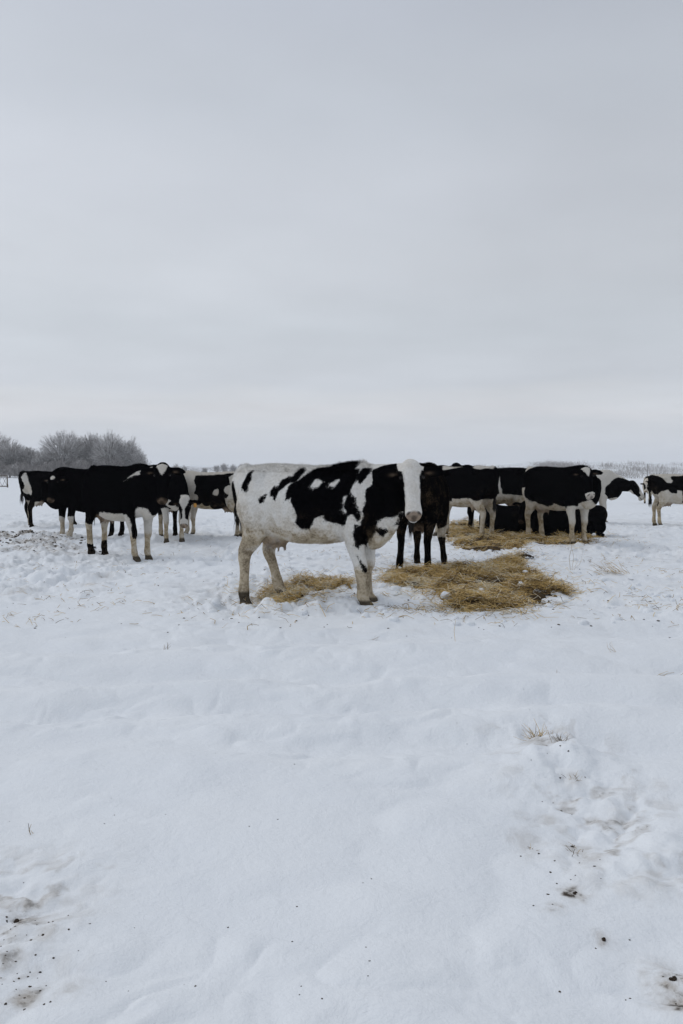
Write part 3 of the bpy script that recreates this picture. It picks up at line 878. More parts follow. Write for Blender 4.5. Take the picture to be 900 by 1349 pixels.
def cows():
    cow('pale cow with a broad white face and black side patches, turned to look straight ahead', world_xy=(AX, AY), heading=AH, scale=AS,
        poll=at(541, 609, 7.90), face=(.03, -.42, -1), normal=(-.04, -1, .4), hs=1.03, bris=.10, legk=1.25, tail_end=.22, tail_y=-.10, fshift=.10, voxel=.0125, name='cow', seed=3,
        feet={'hr': (-.09, 0, 0), 'hl': (.22, 0, 0), 'fr': (.08, .03, -.03), 'fl': (.0, -.04, -.03)},
        pattern={'base': -.5, 'ops': opsA, 'head': 'blaze', 'mud': .28, 'belly_mud': 1.35, 'leg_mud': 1.2, 'pink': .9, 'rump_mud': .55, 'head_mud': .4},
        hair=90000, hair_len=.026, coat=M_COAT_A, group=HERD)
    # ---- K: black cow with star, front of the left group
    cow('black cow with white forehead triangle and shoulder flash, front one of the dark trio', px=158, d=13.1, heading=-42, scale=1.06,
        poll=at(214, 612, 12.1), face=(.06, -.35, -1), normal=(.1, -1, .3), hs=1.02, voxel=.015, seed=5, belly=.03,
        feet={'hr': (.0, 0, 0), 'hl': (-.1, 0, 0), 'fr': (.0, .06, 0), 'fl': (.0, -.03, 0)},
        pattern={'base': .4, 'head': 'star', 'mud': .05, 'leg_mud': .9, 'belly_mud': .3, 'rump_mud': .1, 'head_mud': .2, 'pink': .35,
                 'ops': [('zlt', -1, .68, -.35, .55), ('ell', -1, (.72, -.02, .70), (.16, .14, .13)), ('legs', -1, .52, ('hr', 'hl')), ('legs', -1, .62, ('fl',)), ('legs', -1, .30, ('fr',)), ('legs', 1, .2, ('hr', 'hl')),
                         ('poly', -1, 'r', side_poly((158 - 450) / F_PX * 13.1, 13.1, -42, 1.06, -.2, [(166, 634), (176, 622), (190, 616), (186, 622), (174, 628), (167, 635)]))]},
        hair=26000, hair_len=.03, group=HERD)
    # ---- L: black cow behind, facing the camera
    cow('black cow with small white forehead star and muddy muzzle, middle of the dark trio', px=118, d=16.5, heading=-128, scale=1.02,
        poll=at(72, 625, 15.4), face=(-.05, -.45, -1), normal=(-.2, -1, .3), hs=.98, voxel=.017, seed=7, belly=.06,
        feet={'hl': (-.05, .0, 0)},
        pattern={'base': .4, 'head': 'spot', 'mud': .05, 'leg_mud': .8, 'belly_mud': .2, 'rump_mud': .1, 'head_mud': .2, 'pink': .3,
                 'ops': [('ell', -1, (-.35, 0, .60), (.22, .15, .12)), ('legs', -1, .45, ('fl', 'fr'))]}, hair=14000, group=HERD)
    # ---- M: far left
    cow('dark cow with a white stripe down its hind thigh, outermost of the dark trio', px=69, d=20.6, heading=48, scale=1.0,
        poll=at(98, 630, 20.9), face=(1, .1, -.9), normal=(.5, -.2, 1), voxel=.018, seed=9,
        tail_y=-.08, tail_end=.1, feet={'hr': (-.05, 0, 0), 'hl': (.12, 0, 0), 'fr': (-.05, 0, 0), 'fl': (.12, 0, 0)},
        pattern={'base': .4, 'mud': .05, 'leg_mud': .6, 'belly_mud': .3, 'rump_mud': .4,
                 'ops': [('ell', -1, (-.80, -.12, .98), (.085, .15, .32)), ('zlt', -1, .64, -.6, .4)]}, hair=9000, group=HERD)
    # ---- O: head lowered, narrow blaze
    cow('black cow with lowered head, narrow white blaze and orange ear tag', px=225, d=16.3, heading=-72, scale=1.0,
        poll=at(243, 656, 15.0), face=(.02, -.28, -1), normal=(0, -1, .3), hs=1.0, voxel=.017, seed=11,
        feet={'fl': (.0, 0, 0), 'hr': (.05, 0, 0)},
        pattern={'base': .4, 'head': 'narrow', 'mud': .1, 'leg_mud': .9, 'belly_mud': .4, 'head_mud': .05,
                 'ops': [('legs', -1, .62, ('fr', 'fl')), ('legs', -1, .50, ('hr',)), ('ell', -1, (.80, -.05, .72), (.14, .12, .10))]}, hair=12000, tag_col=M_TAG, group=HERD)
    # ---- P: patched cow left of A's rump
    PX, PD = 280, 16.9
    X0 = (PX - 450) / F_PX * PD
    cow('patched cow with muddy belly standing just behind the rump of the white faced cow', px=PX, d=PD, heading=166, scale=.965,
        poll=at(222, 640, 16.6), face=(-.6, -.3, -1), normal=(-.5, -1, .3), voxel=.017, seed=13,
        pattern={'base': -.4, 'mud': .35, 'leg_mud': .6, 'belly_mud': 1.2, 'rump_mud': .3,
                 'ops': [('poly', 1, 'l', side_poly(X0, PD, 166, 1.0, .28, pin([(545, 160), (800, 140), (765, 170), (780, 240), (790, 250), (760, 300), (740, 305), (745, 370), (690, 402), (650, 390), (640, 330), (600, 345), (565, 330), (560, 290), (545, 280), (560, 230), (545, 190)], 140, 590, 900 / 190.))),
                         ('ell', -1, (-.2, .3, .97), (.05, .15, .07)), ('ell', -1, (.28, .3, .86), (.10, .15, .08)), ('ell', -1, (-.52, .25, 1.02), (.10, .15, .10)), ('ell', 1, (.05, .3, .74), (.13, .15, .08))]}, hair=10000, group=HERD)
    # ---- B: muddy cow behind A's head, seen from behind
    cow('muddy dark cow seen from behind beside the head of the white faced cow', px=557, d=11.4, heading=76, scale=1.04,
        poll=at(566, 618, 13.0), face=(.2, .8, -.8), normal=(0, .6, 1), voxel=.015, seed=15, width=1.06,
        feet={'hl': (-.06, .06, 0), 'hr': (-.12, -.03, 0), 'fl': (-.05, 0, 0), 'fr': (.02, -.10, 0)},
        pattern={'base': .4, 'mud': .85, 'leg_mud': .45, 'belly_mud': .4, 'rump_mud': .45,
                 'ops': [('ell', -1, (.55, -.20, .46), (.09, .10, .13))]}, hair=26000, hair_len=.032, group=HERD)
    # ---- C
    cow('black cow with pale muddy hind legs and white back patches, rump towards the straw', px=609, d=16.6, heading=131, scale=1.03,
        poll=at(600, 611, 17.5), face=(.5, .8, -.7), normal=(.1, .6, 1), voxel=.016, seed=17,
        feet={'hl': (.0, 0, 0), 'hr': (.0, 0, 0)},
        pattern={'base': .4, 'mud': .2, 'leg_mud': .7, 'belly_mud': .8, 'rump_mud': .3,
                 'ops': [('ell', -1, (-.55, .06, 1.43), (.24, .20, .11)), ('ell', -1, (.30, .05, 1.46), (.20, .20, .10)), ('zlt', -1, .73, -.5, .25), ('legs', -1, .78, ('hr', 'hl')), ('legs', -1, .62, ('fr', 'fl'))]}, hair=16000, group=HERD)
    # ---- D
    DX, DD = 652, 19.2
    X0 = (DX - 450) / F_PX * DD
    cow('black cow with a thin white stripe down its side, standing behind a lying black cow', px=DX, d=DD, heading=178, scale=1.07,
        poll=at(595, 635, 19.0), face=(-1, 0, -.6), normal=(-.5, 0, 1), voxel=.018, seed=19,
        pattern={'base': .4, 'mud': .1, 'leg_mud': .8, 'belly_mud': 1.3, 'rump_mud': .9,
                 'ops': [('poly', -1, 'l', side_poly(X0, DD, 178, 1.07, .3, pin([(55, 120), (75, 130), (90, 180), (95, 250), (105, 300), (125, 350), (80, 380), (95, 320), (80, 240), (65, 205), (80, 190)], 640, 590, 5))),
                         ('zlt', -1, .80, -.9, .5), ('ell', -1, (-.80, .1, 1.42), (.08, .1, .07)), ('ell', -1, (-.84, .1, 1.0), (.10, .14, .25)), ('legs', -1, .8, ('hl', 'hr'))]}, hair=9000, group=HERD)
    # ---- F: right, face turned
    cow('black cow with white chest and a white forehead diamond, standing on the far straw bed', px=735, d=15.75, heading=-62, scale=1.05,
        poll=at(771, 616, 14.6), face=(.10, -.42, -1), normal=(.08, -1, .35), hs=1.0, voxel=.016, seed=21, bris=-.01,
        feet={'hr': (.0, .0, 0), 'hl': (.05, .0, 0)},
        pattern={'base': .4, 'head': 'star', 'mud': .25, 'leg_mud': .8, 'belly_mud': .6, 'rump_mud': .4, 'pink': .35, 'head_mud': .15, 'muzzle': 1,
                 'ops': [('ell', -1, (.80, 0, .66), (.20, .20, .17)), ('legs', -1, .70, ('fr', 'fl')), ('legs', -1, .98, ('hr',)), ('legs', -1, .8, ('hl',)), ('ell', -1, (-.80, -.02, 1.37), (.14, .09, .08)),
                         ('ell', 1, (-.18, -.3, .92), (.38, .2, .28)), ('ell', 1, (.45, -.2, .78), (.12, .12, .18)), ('zlt', -1, .66, -.4, .3)]}, hair=18000, group=HERD)
    # ---- lying E and H
    cow('black cow lying on the far straw before the cow with a thin side stripe', px=666, d=17.9, heading=112, scale=.92, lying=True,
        poll=at(650, 672, 19.0), face=(-.5, .6, -.7), normal=(-.2, .4, 1), voxel=.018, seed=23, pattern={'base': .4, 'mud': .0}, hair=9000, group='black cows lying on the straw')
    cow('black cow lying on straw behind the legs of the white chested cow', px=753, d=17.15, heading=197, scale=.97, lying=True,
        poll=at(693, 661, 16.7), face=(-.35, -.45, -1), normal=(-.3, -1, .3), hs=.9, voxel=.018, seed=25, pattern={'base': .4, 'mud': .0, 'pink': .2}, tag_col=M_TAGW, hair=9000, group='black cows lying on the straw')
    # ---- G
    GX, GD = 768, 21.6
    X0 = (GX - 450) / F_PX * GD
    cow('white cow with black neck and shoulder patch stretching its head outwards', px=GX, d=GD, heading=-8, scale=1.0,
        poll=at(834, 634, 21.3), face=(.62, -.15, -1), normal=(.8, -.25, .7), hs=.98, voxel=.017, seed=27,
        pattern={'base': -.4, 'mud': .12, 'leg_mud': .4, 'belly_mud': .3, 'rump_mud': .2, 'head': 'whitenose', 'pink': .3,
                 'ops': [('poly', 1, 'r', side_poly(X0, GD, -8, 1.0, -.2, pin([(310, 340), (320, 290), (375, 240), (420, 220), (500, 240), (600, 250), (600, 320), (510, 310), (440, 370), (410, 365), (345, 380)], 740, 590, 5.625)))]}, hair=9000, group=HERD)
    # ---- I
    IX, ID = 898, 20.4
    X0 = (IX - 450) / F_PX * ID
    cow('half seen cow with black back and pale muddy flank, cut off by the picture edge', px=IX, d=ID, heading=-3, scale=.93,
        poll=at(960, 628, 20.2), face=(.8, 0, -.8), normal=(.6, 0, .8), voxel=.017, seed=29,
        feet={'hl': (-.06, 0, 0)},
        pattern={'base': -.4, 'mud': .4, 'leg_mud': 1.0, 'belly_mud': .4, 'rump_mud': .4,
                 'ops': [('poly', 1, 'r', side_poly(X0, ID, -3, .93, -.25, pin([(345, 400), (380, 340), (420, 325), (500, 345), (560, 390), (630, 460), (690, 460), (715, 430), (690, 370), (720, 350), (1200, 340), (1200, 800), (890, 800), (865, 600), (790, 590), (790, 640), (700, 640), (640, 590), (520, 610), (455, 680), (410, 560), (370, 470)], 830, 600, 900 / 70.))),
                         ('poly', 1, 'r', side_poly(X0, ID, -3, .93, -.25, pin([(470, 790), (485, 750), (500, 800), (480, 850), (465, 835)], 830, 600, 900 / 70.)))]}, hair=9000, group=HERD)
    # ---- J: far one
    cow('small far cow with a white face glimpsed past the muddy flanked cow', px=857, d=36, heading=-100, scale=.88,
        poll=at(851, 635.5, 34.9), face=(-.1, -.4, -1), normal=(-.1, -1, .3), voxel=.022, seed=31,
        hs=.9, pattern={'noise': .0, 'mud': .5, 'head_mud': .6, 'head': 'narrow'}, group=HERD)
cows()

# ------------------------------------------------------------------ blades (straw, stalks, hair-like things)
def blades(name, base, dirs, length, width, bend, tone, mat, parent=None, arch=.0):
    """n curved thin three-section blades, each a folded ribbon with real section (triangular prism)"""
    n = len(base)
    dirs = dirs / (np.linalg.norm(dirs, axis=1)[:, None] + 1e-9)
    upv = np.tile(np.array((0, 0, 1.0)), (n, 1))
    s = np.cross(dirs, upv); s /= np.linalg.norm(s, axis=1)[:, None] + 1e-9
    u = np.cross(s, dirs)
    V = []
    ks = (0, .5, 1)
    for k in ks:
        c = base + dirs * (length * k)[:, None] + (s * bend[:, 0:1] + u * bend[:, 1:2]) * (length * 4 * k * (1 - k) * .5)[:, None]
        w = width * (1 if k < 1 else .6)
        V += [c - s * w[:, None], c + s * w[:, None], c + u * (w * 1.0)[:, None]]
    V = np.stack(V, 1).reshape(-1, 3)
    b = (np.arange(n) * 9)[:, None]
    fs = []
    for k in (0, 3):
        for (i, j) in ((0, 1), (1, 2), (2, 0)):
            fs.append(np.concatenate([b + k + i, b + k + j, b + k + 3 + j, b + k + 3 + i], 1))
    F = np.vstack(fs)
    return mesh_np(name, V, [F], mat, parent, smooth=False, attrs={'tone': np.repeat(tone, 9)})

def straw_bed(label, P, count, wd, seed):
    r_ = np.random.default_rng(seed)
    x0, y0 = P.min(0) - .35; x1, y1 = P.max(0) + .35
    root = empty('straw_bed', ((x0 + x1) / 2, (y0 + y1) / 2, 0))
    cx, cy = root.location.x, root.location.y
    def mask(x, y):
        s = poly_sdf(x, y, P.tolist())
        return s + .30 * fbm2(x / .45, y / .45, 4, seed, .62)
    # matted layer
    st = .035
    gx, gy = np.arange(x0, x1, st), np.arange(y0, y1, st)
    X, Y = np.meshgrid(gx, gy, indexing='ij')
    m = mask(X.ravel(), Y.ravel()).reshape(X.shape)
    hh = .025 * sstep(-.02, .25, m) + .10 * (fbm2(X / .25, Y / .25, 3, seed + 4)) * sstep(0, .15, m) - .012
    Z = H(X.ravel(), Y.ravel()).reshape(X.shape) + hh
    idx = np.arange(X.size).reshape(X.shape)
    sn = fbm2(X / .22, Y / .22, 3, seed + 21)          # islands of snow left bare in the bed
    mk = np.where(sn > .30, -1, m)
    keep = (mk[:-1, :-1] > .05) & (mk[1:, :-1] > .05) & (mk[:-1, 1:] > .05) & (mk[1:, 1:] > .05)
    F = np.stack([idx[:-1, :-1], idx[1:, :-1], idx[1:, 1:], idx[:-1, 1:]], -1)[keep]
    hol = fbm2(X.ravel() / .3, Y.ravel() / .3, 3, seed + 9)
    tone = np.clip(.18 + .5 * fbm2(X.ravel() / .12, Y.ravel() / .12, 3, seed + 6), .02, .6) * np.where(hol < -.12, .12, 1)
    V = np.stack([X.ravel() - cx, Y.ravel() - cy, Z.ravel()], 1)
    mesh_np('straw_mat', V, [F], M_STRAW, root, attrs={'tone': tone})
    # loose stalks
    xs = r_.uniform(x0, x1, count * 6); ys = r_.uniform(y0, y1, count * 6)
    m = mask(xs, ys)
    hole = fbm2(xs / .3, ys / .3, 3, seed + 9)
    pr = np.where(m > 0, np.clip(.22 + m * 4.5, 0, 1), .14 * np.exp(m / .14)) * np.where(hole < -.125, .14, 1) * np.where(fbm2(xs / .22, ys / .22, 3, seed + 21) > .27, .18, 1)
    k = r_.random(len(xs)) < pr
    xs, ys, m, hole = xs[k][:count], ys[k][:count], m[k][:count], hole[k][:count]
    n = len(xs)
    yaw = r_.uniform(0, 2 * math.pi, n); pitch = r_.normal(.10, .22, n)
    dirs = np.stack([np.cos(yaw) * np.cos(pitch), np.sin(yaw) * np.cos(pitch), np.sin(pitch)], 1)
    ln = r_.uniform(.06, .28, n)
    z = H(xs, ys) + .025 * sstep(-.02, .25, m) + r_.uniform(-.01, .05, n) + .10 * fbm2(xs / .25, ys / .25, 3, seed + 4) * sstep(0, .15, m)
    base = np.stack([xs - cx, ys - cy, z], 1) - dirs * (ln * .5)[:, None]
    patch = fbm2(xs / .22, ys / .22, 3, seed + 12)
    tone = np.clip(.68 + .7 * patch + r_.normal(0, .20, n) - .5 * (hole < -.12), 0, 1)
    tone = np.where(r_.random(n) < .04, 1.0, tone)
    blades('straw_stalks', base, dirs, ln, np.full(n, wd * .5) * r_.uniform(.6, 1.2, n), r_.normal(0, .25, (n, 2)), tone, M_STRAW, root)
    tag(root, label, 'straw', 'straw beds on the snow', 'stuff')
for i, (lab, P, cnt, wd) in enumerate(STRAW_POLYS):
    straw_bed(lab, P, cnt, wd, 200 + i * 17)
# clumps of snow kicked over the big bed
def lump(g, c, r, sq=.6, seed=0):
    k0 = g.n
    g.ell(c, (r, r * random.uniform(.7, 1.2), r * sq), None, 10, 7)
    v = g.v[-1]
    rad = v - np.asarray(c)
    nzz = vnoise3(v / r * 1.3 + seed, seed)
    g.v[-1] = np.asarray(c) + rad * (1 + 1.1 * nzz)[:, None]

# scattered straw and chaff over the trampled snow
def scatter_straw():
    r_ = np.random.default_rng(5)
    n = 2600
    pxs = r_.uniform(-60, 960, n * 3); pys = r_.uniform(690, 835, n * 3)
    dd = CAM_H * F_PX / (pys - HOR)
    xs = (pxs - 450) / F_PX * dd; ys = dd
    w = sstep(-.1, .35, fbm2(xs / .8, ys / .8, 3, 303)) + .08
    near = np.zeros(len(xs))
    for (cx, cy, a, b) in STRAW_CENTRES:
        near = np.maximum(near, np.exp(-(((xs - cx) / (a * 1.6)) ** 2 + ((ys - cy) / (b * 1.6)) ** 2)))
    w = w * (.25 + near) * (1 - sstep(800, 835, pys))
    k = r_.random(len(xs)) < w
    xs, ys = xs[k][:n], ys[k][:n]
    n = len(xs)
    yaw = r_.uniform(0, 6.28, n); pitch = r_.normal(.08, .25, n)
    dirs = np.stack([np.cos(yaw) * np.cos(pitch), np.sin(yaw) * np.cos(pitch), np.sin(pitch)], 1)
    ln = r_.uniform(.03, .15, n)
    base = np.stack([xs, ys, H(xs, ys) + .008], 1) - dirs * (ln * .4)[:, None]
    o = blades('straw_scatter', base, dirs, ln, r_.uniform(.0018, .0035, n), r_.normal(0, .3, (n, 2)), np.clip(r_.normal(.45, .2, n), 0, 1), M_STRAW)
    tag(o, 'thin scatter of straw stems over the trampled snow', 'straw', None, 'stuff')
scatter_straw()

def specks():
    g = Geo(); tone = []
    r_ = random.Random(4)
    def put(x, y, r, s=.5):
        lump(g, (x, y, H1(x, y) + r * .05), r, s, r_.randint(0, 99)); tone.append(np.full(len(g.v[-1]), r_.uniform(0, .7)))
    for i in range(170):
        px, py = r_.uniform(0, 900), r_.uniform(700, 835)
        p = gnd(px, py); put(p.x, p.y, r_.uniform(.004, .013))
    for i in range(60):
        px, py = r_.uniform(0, 900), r_.uniform(835, 1349)
        p = gnd(px, py); put(p.x, p.y, r_.uniform(.0012, .003))
    for i in range(26):
        px, py = r_.gauss(745, 28), r_.uniform(985, 1215)
        p = gnd(px, py); put(p.x, p.y, r_.uniform(.002, .005))
    for i in range(46):
        px, py = abs(r_.gauss(0, 50)), r_.uniform(1200, 1335)
        p = gnd(px, py); put(p.x, p.y, r_.uniform(.0015, .004))
    # the crumbs of soil lying on the churned bank
    for i in range(750):
        x, y = r_.gauss(-6.2, 1.3), r_.gauss(15.1, 1.1)
        if bank(np.array([x]), np.array([y]))[0] > .25: put(x, y, .005 + .028 * r_.random() ** 3, .45)
    for i in range(110):
        x, y = r_.gauss(-6.75, .38), r_.gauss(15.5, .65)
        put(x, y, r_.uniform(.015, .05), .4)
    o = mesh_np('dirt_specks', np.vstack(g.v), g.f, M_SOIL, attrs={'tone': np.concatenate(tone)})
    tag(o, 'small crumbs of dirt sprinkled over the snow', 'dirt', None, 'stuff')
    # larger clods one can point at
    clods = [(20, 1213, .009, 'black dirt clod near the lower corner above a churned patch'), (754, 1128, .006, 'small black dirt clod in the middle of the churned track'),
             (757, 1198, .007, 'dark dirt clod at the near end of the churned track'), (795, 1259, .007, 'single round brown clod alone on smooth snow'),
             (886, 1318, .009, 'brown clod by the lower edge of the snow'), (112, 1341, .010, 'tiny brown clod'), ]
    for px, py, r, lab in clods[:5]:
        p = gnd(px, py); gg = Geo()
        gg2 = []
        for k in range(4):
            lump(gg, (r_.uniform(-r, r) * .8, r_.uniform(-r, r) * .8, r * .15), r * r_.uniform(.45, .75), .7, k + int(px))
        o = mesh_np('dirt_clod', np.vstack(gg.v), gg.f, M_SOIL, attrs={'tone': np.full(gg.n, .15)})
        o.location = (p.x, p.y, H1(p.x, p.y))
        tag(o, lab, 'dirt clod', 'dirt clods on the snow')
    # snow crumbs on the straw and round the beds
    g = Geo()
    for i in range(330):
        P = STRAW_POLYS[r_.choice([0, 1, 1, 1, 2, 2])][1]
        x, y = r_.uniform(P[:, 0].min() - .5, P[:, 0].max() + .5), r_.uniform(P[:, 1].min() - .5, P[:, 1].max() + .5)
        s = float(poly_sdf(np.array([x]), np.array([y]), P.tolist())[0])
        if s > .1 and r_.random() < .8: continue
        rr = r_.uniform(.015, .055)
        lump(g, (x, y, H1(x, y) + (.06 if s > .1 else .0)), rr, .75, i)
    v = np.vstack(g.v)
    o = mesh_np('snow_crumbs', v, g.f, M_SNOW, attrs={'dirt': np.zeros(len(v)), 'stub': np.zeros(len(v))})
    tag(o, 'lumps of kicked up snow around the straw', 'snow', None, 'stuff')
specks()

# stalk tufts in the foreground
def tuft(px, py, n, ln, spread, lab, tone=.55, wd=.0011, lean=None):
    p = gnd(px, py); r_ = np.random.default_rng(int(px * 7 + py))
    yaw = r_.uniform(0, 6.28, n); el = r_.uniform(.15, 1.1, n)
    dirs = np.stack([np.cos(yaw) * np.cos(el), np.sin(yaw) * np.cos(el), np.sin(el)], 1)
    if lean is not None: dirs = dirs * .45 + np.array(lean)
    base = np.stack([r_.normal(0, spread, n), r_.normal(0, spread, n), np.full(n, -.005)], 1)
    o = blades('dry_grass_tuft', base, dirs, r_.uniform(.4, 1, n) * ln, r_.uniform(.6, 1.3, n) * wd, r_.normal(0, .2, (n, 2)), np.clip(r_.normal(tone, .15, n), 0, 1), M_STRAW)
    o.location = (p.x, p.y, H1(p.x, p.y))
    tag(o, lab, 'dry grass', 'dry grass poking through the snow')
tuft(711, 993, 70, .11, .020, 'golden brown grass tuft, fullest one poking from smooth snow')
tuft(737, 1007, 24, .07, .016, 'short dark grass tuft just beside the golden tuft', .25)
tuft(756, 1045, 10, .05, .01, 'thin sprig at the far end of the churned track', .35)
tuft(700, 1130, 8, .03, .006, 'sparse low sprig on the stained snow of the track', .3)
tuft(765, 1140, 12, .04, .015, 'few short blades beside the black clod in the track', .3)
tuft(602, 852, 1, .22, .012, 'long thin reddish stem leaning in front of the big straw bed', .3, .0013, (.35, .0, .8))
tuft(612, 822, 4, .12, .012, 'short stem close to the edge of the big straw bed', .4, .0013, (-.2, 0, .8))
tuft(217, 853, 6, .10, .012, 'crossed dark twigs alone on the snow before the black cows', .15, .0014, (.3, 0, .6))
tuft(490, 836, 5, .10, .03, 'flat stem in a dimple before the hooves of the white faced cow', .3, .0013, (.9, 0, .1))
tuft(867, 877, 6, .14, .03, 'pair of flat straw stems near the picture edge', .5, .0014, (.9, -.2, .15))
tuft(810, 863, 5, .12, .02, 'faint curved stem beyond the flat straw stems', .45, .0013, (-.5, .1, .3))
tuft(810, 757, 30, .30, .10, 'small loose wisp of straw far from the beds', .55, .003, (-.7, 0, .15))
tuft(755, 750, 6, .38, .03, 'tall bent stem rising beside the big straw bed', .35, .002, (.4, 0, .8))
tuft(735, 886, 5, .05, .01, 'tiny dark sprig in the middle of the smooth snow', .1)
tuft(43, 1098, 3, .05, .006, 'lone curved stem in the foreground snow', .4, .0012, (-.3, 0, .5))

# ------------------------------------------------------------------ bare frosted trees
def tree(x, y, h, spread, seed, lab, group, ntwig=2600, name='bare_tree', multi=1, frost=.5, tw=.045):
    r_ = random.Random(seed)
    z0 = H1(x, y)
    root = empty(name, (x, y, z0 - .1))
    segs = []; tips = []
    def branch(p, d, ln, rad, lvl):
        n = 4
        for i in range(n):
            q = p + d * (ln / n)
            segs.append((p.copy(), q.copy(), rad * (1 - .5 * i / n), rad * (1 - .5 * (i + 1) / n)))
            if lvl >= 1: tips.append((q.copy(), d.copy(), lvl))
            p = q
            d = (d + Vector((r_.gauss(0, .13), r_.gauss(0, .13), r_.gauss(.03, .08)))).normalized()
            if lvl < 4 and (i > 0 or lvl > 0):
                for _ in range(1 if lvl == 0 else r_.choice((1, 1, 2))):
                    a = r_.uniform(0, 6.28)
                    side = Vector((math.cos(a), math.sin(a), r_.uniform(-.1, .5)))
                    nd = (d * .65 + side * r_.uniform(.5, .95)).normalized()
                    if lvl < 3 or r_.random() < .55:
                        branch(p.copy(), nd, ln * r_.uniform(.48, .72), rad * .5 * (1 - .3 * i / n), lvl + 1)
    for m in range(multi):
        branch(Vector((r_.uniform(-.5, .5) * (multi - 1), r_.uniform(-.5, .5) * (multi - 1), 0)), Vector((r_.gauss(0, .1), r_.gauss(0, .1), 1)).normalized(), h * .62, h * .018, 0)
    # fit to wanted size
    P0 = np.array([s[0][:] for s in segs]); P1 = np.array([s[1][:] for s in segs])
    TP = np.array([t[0][:] for t in tips]); TD = np.array([t[1][:] for t in tips])
    sc_z = (h * .80) / np.percentile(P1[:, 2], 99.5); sc_r = spread * .8 / max(.1, np.percentile(np.hypot(P1[:, 0], P1[:, 1]), 97))
    S = np.array((sc_r, sc_r, sc_z))
    P0 *= S; P1 *= S; TP = TP * S
    r0 = np.array([s[2] for s in segs]); r1 = np.array([s[3] for s in segs])
    main = r0 > h * .0052
    def prisms(nm, A, B, ra, rb, tone, k=5):
        n = len(A); D = B - A; L = np.linalg.norm(D, axis=1); D = D / (L[:, None] + 1e-9)
        up = np.where(np.abs(D[:, 2:3]) > .9, np.array([[1., 0, 0]]), np.array([[0, 0, 1.]]))
        s = np.cross(D, up); s /= np.linalg.norm(s, axis=1)[:, None] + 1e-9; u = np.cross(s, D)
        V = []
        for (C, R_) in ((A, ra), (B, rb)):
            for j in range(k):
                t_ = 2 * math.pi * j / k
                V.append(C + s * (R_ * math.cos(t_))[:, None] + u * (R_ * math.sin(t_))[:, None])
        V = np.stack(V, 1).reshape(-1, 3)
        b = (np.arange(n) * 2 * k)[:, None]
        F = np.vstack([np.concatenate([b + j, b + (j + 1) % k, b + k + (j + 1) % k, b + k + j], 1) for j in range(k)])
        return mesh_np(nm, V, [F], M_TWIG, root, smooth=True, attrs={'tone': np.repeat(tone, 2 * k)})
    rn = np.random.default_rng(seed)
    prisms('trunk', P0[main], P1[main], r0[main], r1[main], np.clip(rn.normal(.18 + frost * .25, .12, main.sum()), 0, 1), 6)
    # crown: the finer boughs and twigs
    fine = ~main
    A = [P0[fine]]; B = [P1[fine]]; Ra = [np.maximum(r0[fine], tw * .45)]; Rb = [np.maximum(r1[fine] * .8, tw * .4)]
    # crown envelope: long fine boughs fanning from the trunk to a lumpy dome
    nb = ntwig // 9
    az = rn.uniform(0, 2 * math.pi, nb); ce = rn.uniform(-.25, 1, nb)
    se = np.sqrt(1 - np.clip(ce, -1, 1) ** 2)
    ud = np.stack([np.cos(az) * se, np.sin(az) * se, ce], 1)
    lump_ = 1 + .55 * vnoise3(ud * 2.1 + seed, seed) + .16 * vnoise3(ud * 5 + seed, seed + 1)
    env = ud * np.array((spread, spread, h * .50)) * (lump_ * rn.uniform(.62, .97, nb) ** .6)[:, None] + np.array((0, 0, h * .48))
    st_ = np.stack([rn.normal(0, spread * .06, nb), rn.normal(0, spread * .06, nb), h * rn.uniform(.12, .5, nb)], 1)
    mid = st_ * .45 + env * .55; mid[:, 2] += h * .03; mid += rn.normal(0, h * .02, (nb, 3))
    A += [st_, mid]; B += [mid, env]; bk = rn.choice([1., 1., 2.6], nb); Ra += [tw * 1.2 * bk, tw * .9 * bk]; Rb += [tw * .9 * bk, tw * .5 * bk]
    kk = np.concatenate([env, mid * .4 + env * .6])
    TP = np.vstack([TP[::3], kk, kk, kk]); TD = np.vstack([TD[::3]] + [np.vstack([ud, ud])] * 3)
    idx = rn.integers(0, len(TP), ntwig)
    outw = TP[idx] - np.array((0, 0, h * .45)); outw /= np.linalg.norm(outw, axis=1)[:, None] + 1e-6
    dirs = TD[idx] * .35 + outw * .9 + rn.normal(0, .33, (ntwig, 3)) + np.array((0, 0, .25)); dirs /= np.linalg.norm(dirs, axis=1)[:, None]
    tl = rn.uniform(.35, 1.0, ntwig) * h * .085
    base = TP[idx] + rn.normal(0, .10, (ntwig, 3))
    A.append(base); B.append(base + dirs * tl[:, None]); Ra.append(np.full(ntwig, tw * .5)); Rb.append(np.full(ntwig, tw * .22))
    # second order twigs
    n2 = ntwig
    b2 = base + dirs * (tl * rn.uniform(.3, .9, ntwig))[:, None]
    d2 = dirs + rn.normal(0, .6, (n2, 3)); d2 /= np.linalg.norm(d2, axis=1)[:, None]
    A.append(b2); B.append(b2 + d2 * (tl * .6)[:, None]); Ra.append(np.full(n2, tw * .35)); Rb.append(np.full(n2, tw * .2))
    A = np.vstack(A); B = np.vstack(B); Ra = np.concatenate(Ra); Rb = np.concatenate(Rb)
    tone = np.clip(rn.normal(frost, .30, len(A)) + .12 * (A[:, 2] / h - .5), 0, 1)
    prisms('crown', A, B, Ra, Rb, tone, 3)
    tag(root, lab, 'tree', group)
    return root
GT = 'frosted bare trees along the field edge'
TD_ = 280.0
def tx(px, d=TD_): return (px - 450) / F_PX * d
def th(py, d=TD_): return (HOR - py) / F_PX * d + CAM_H
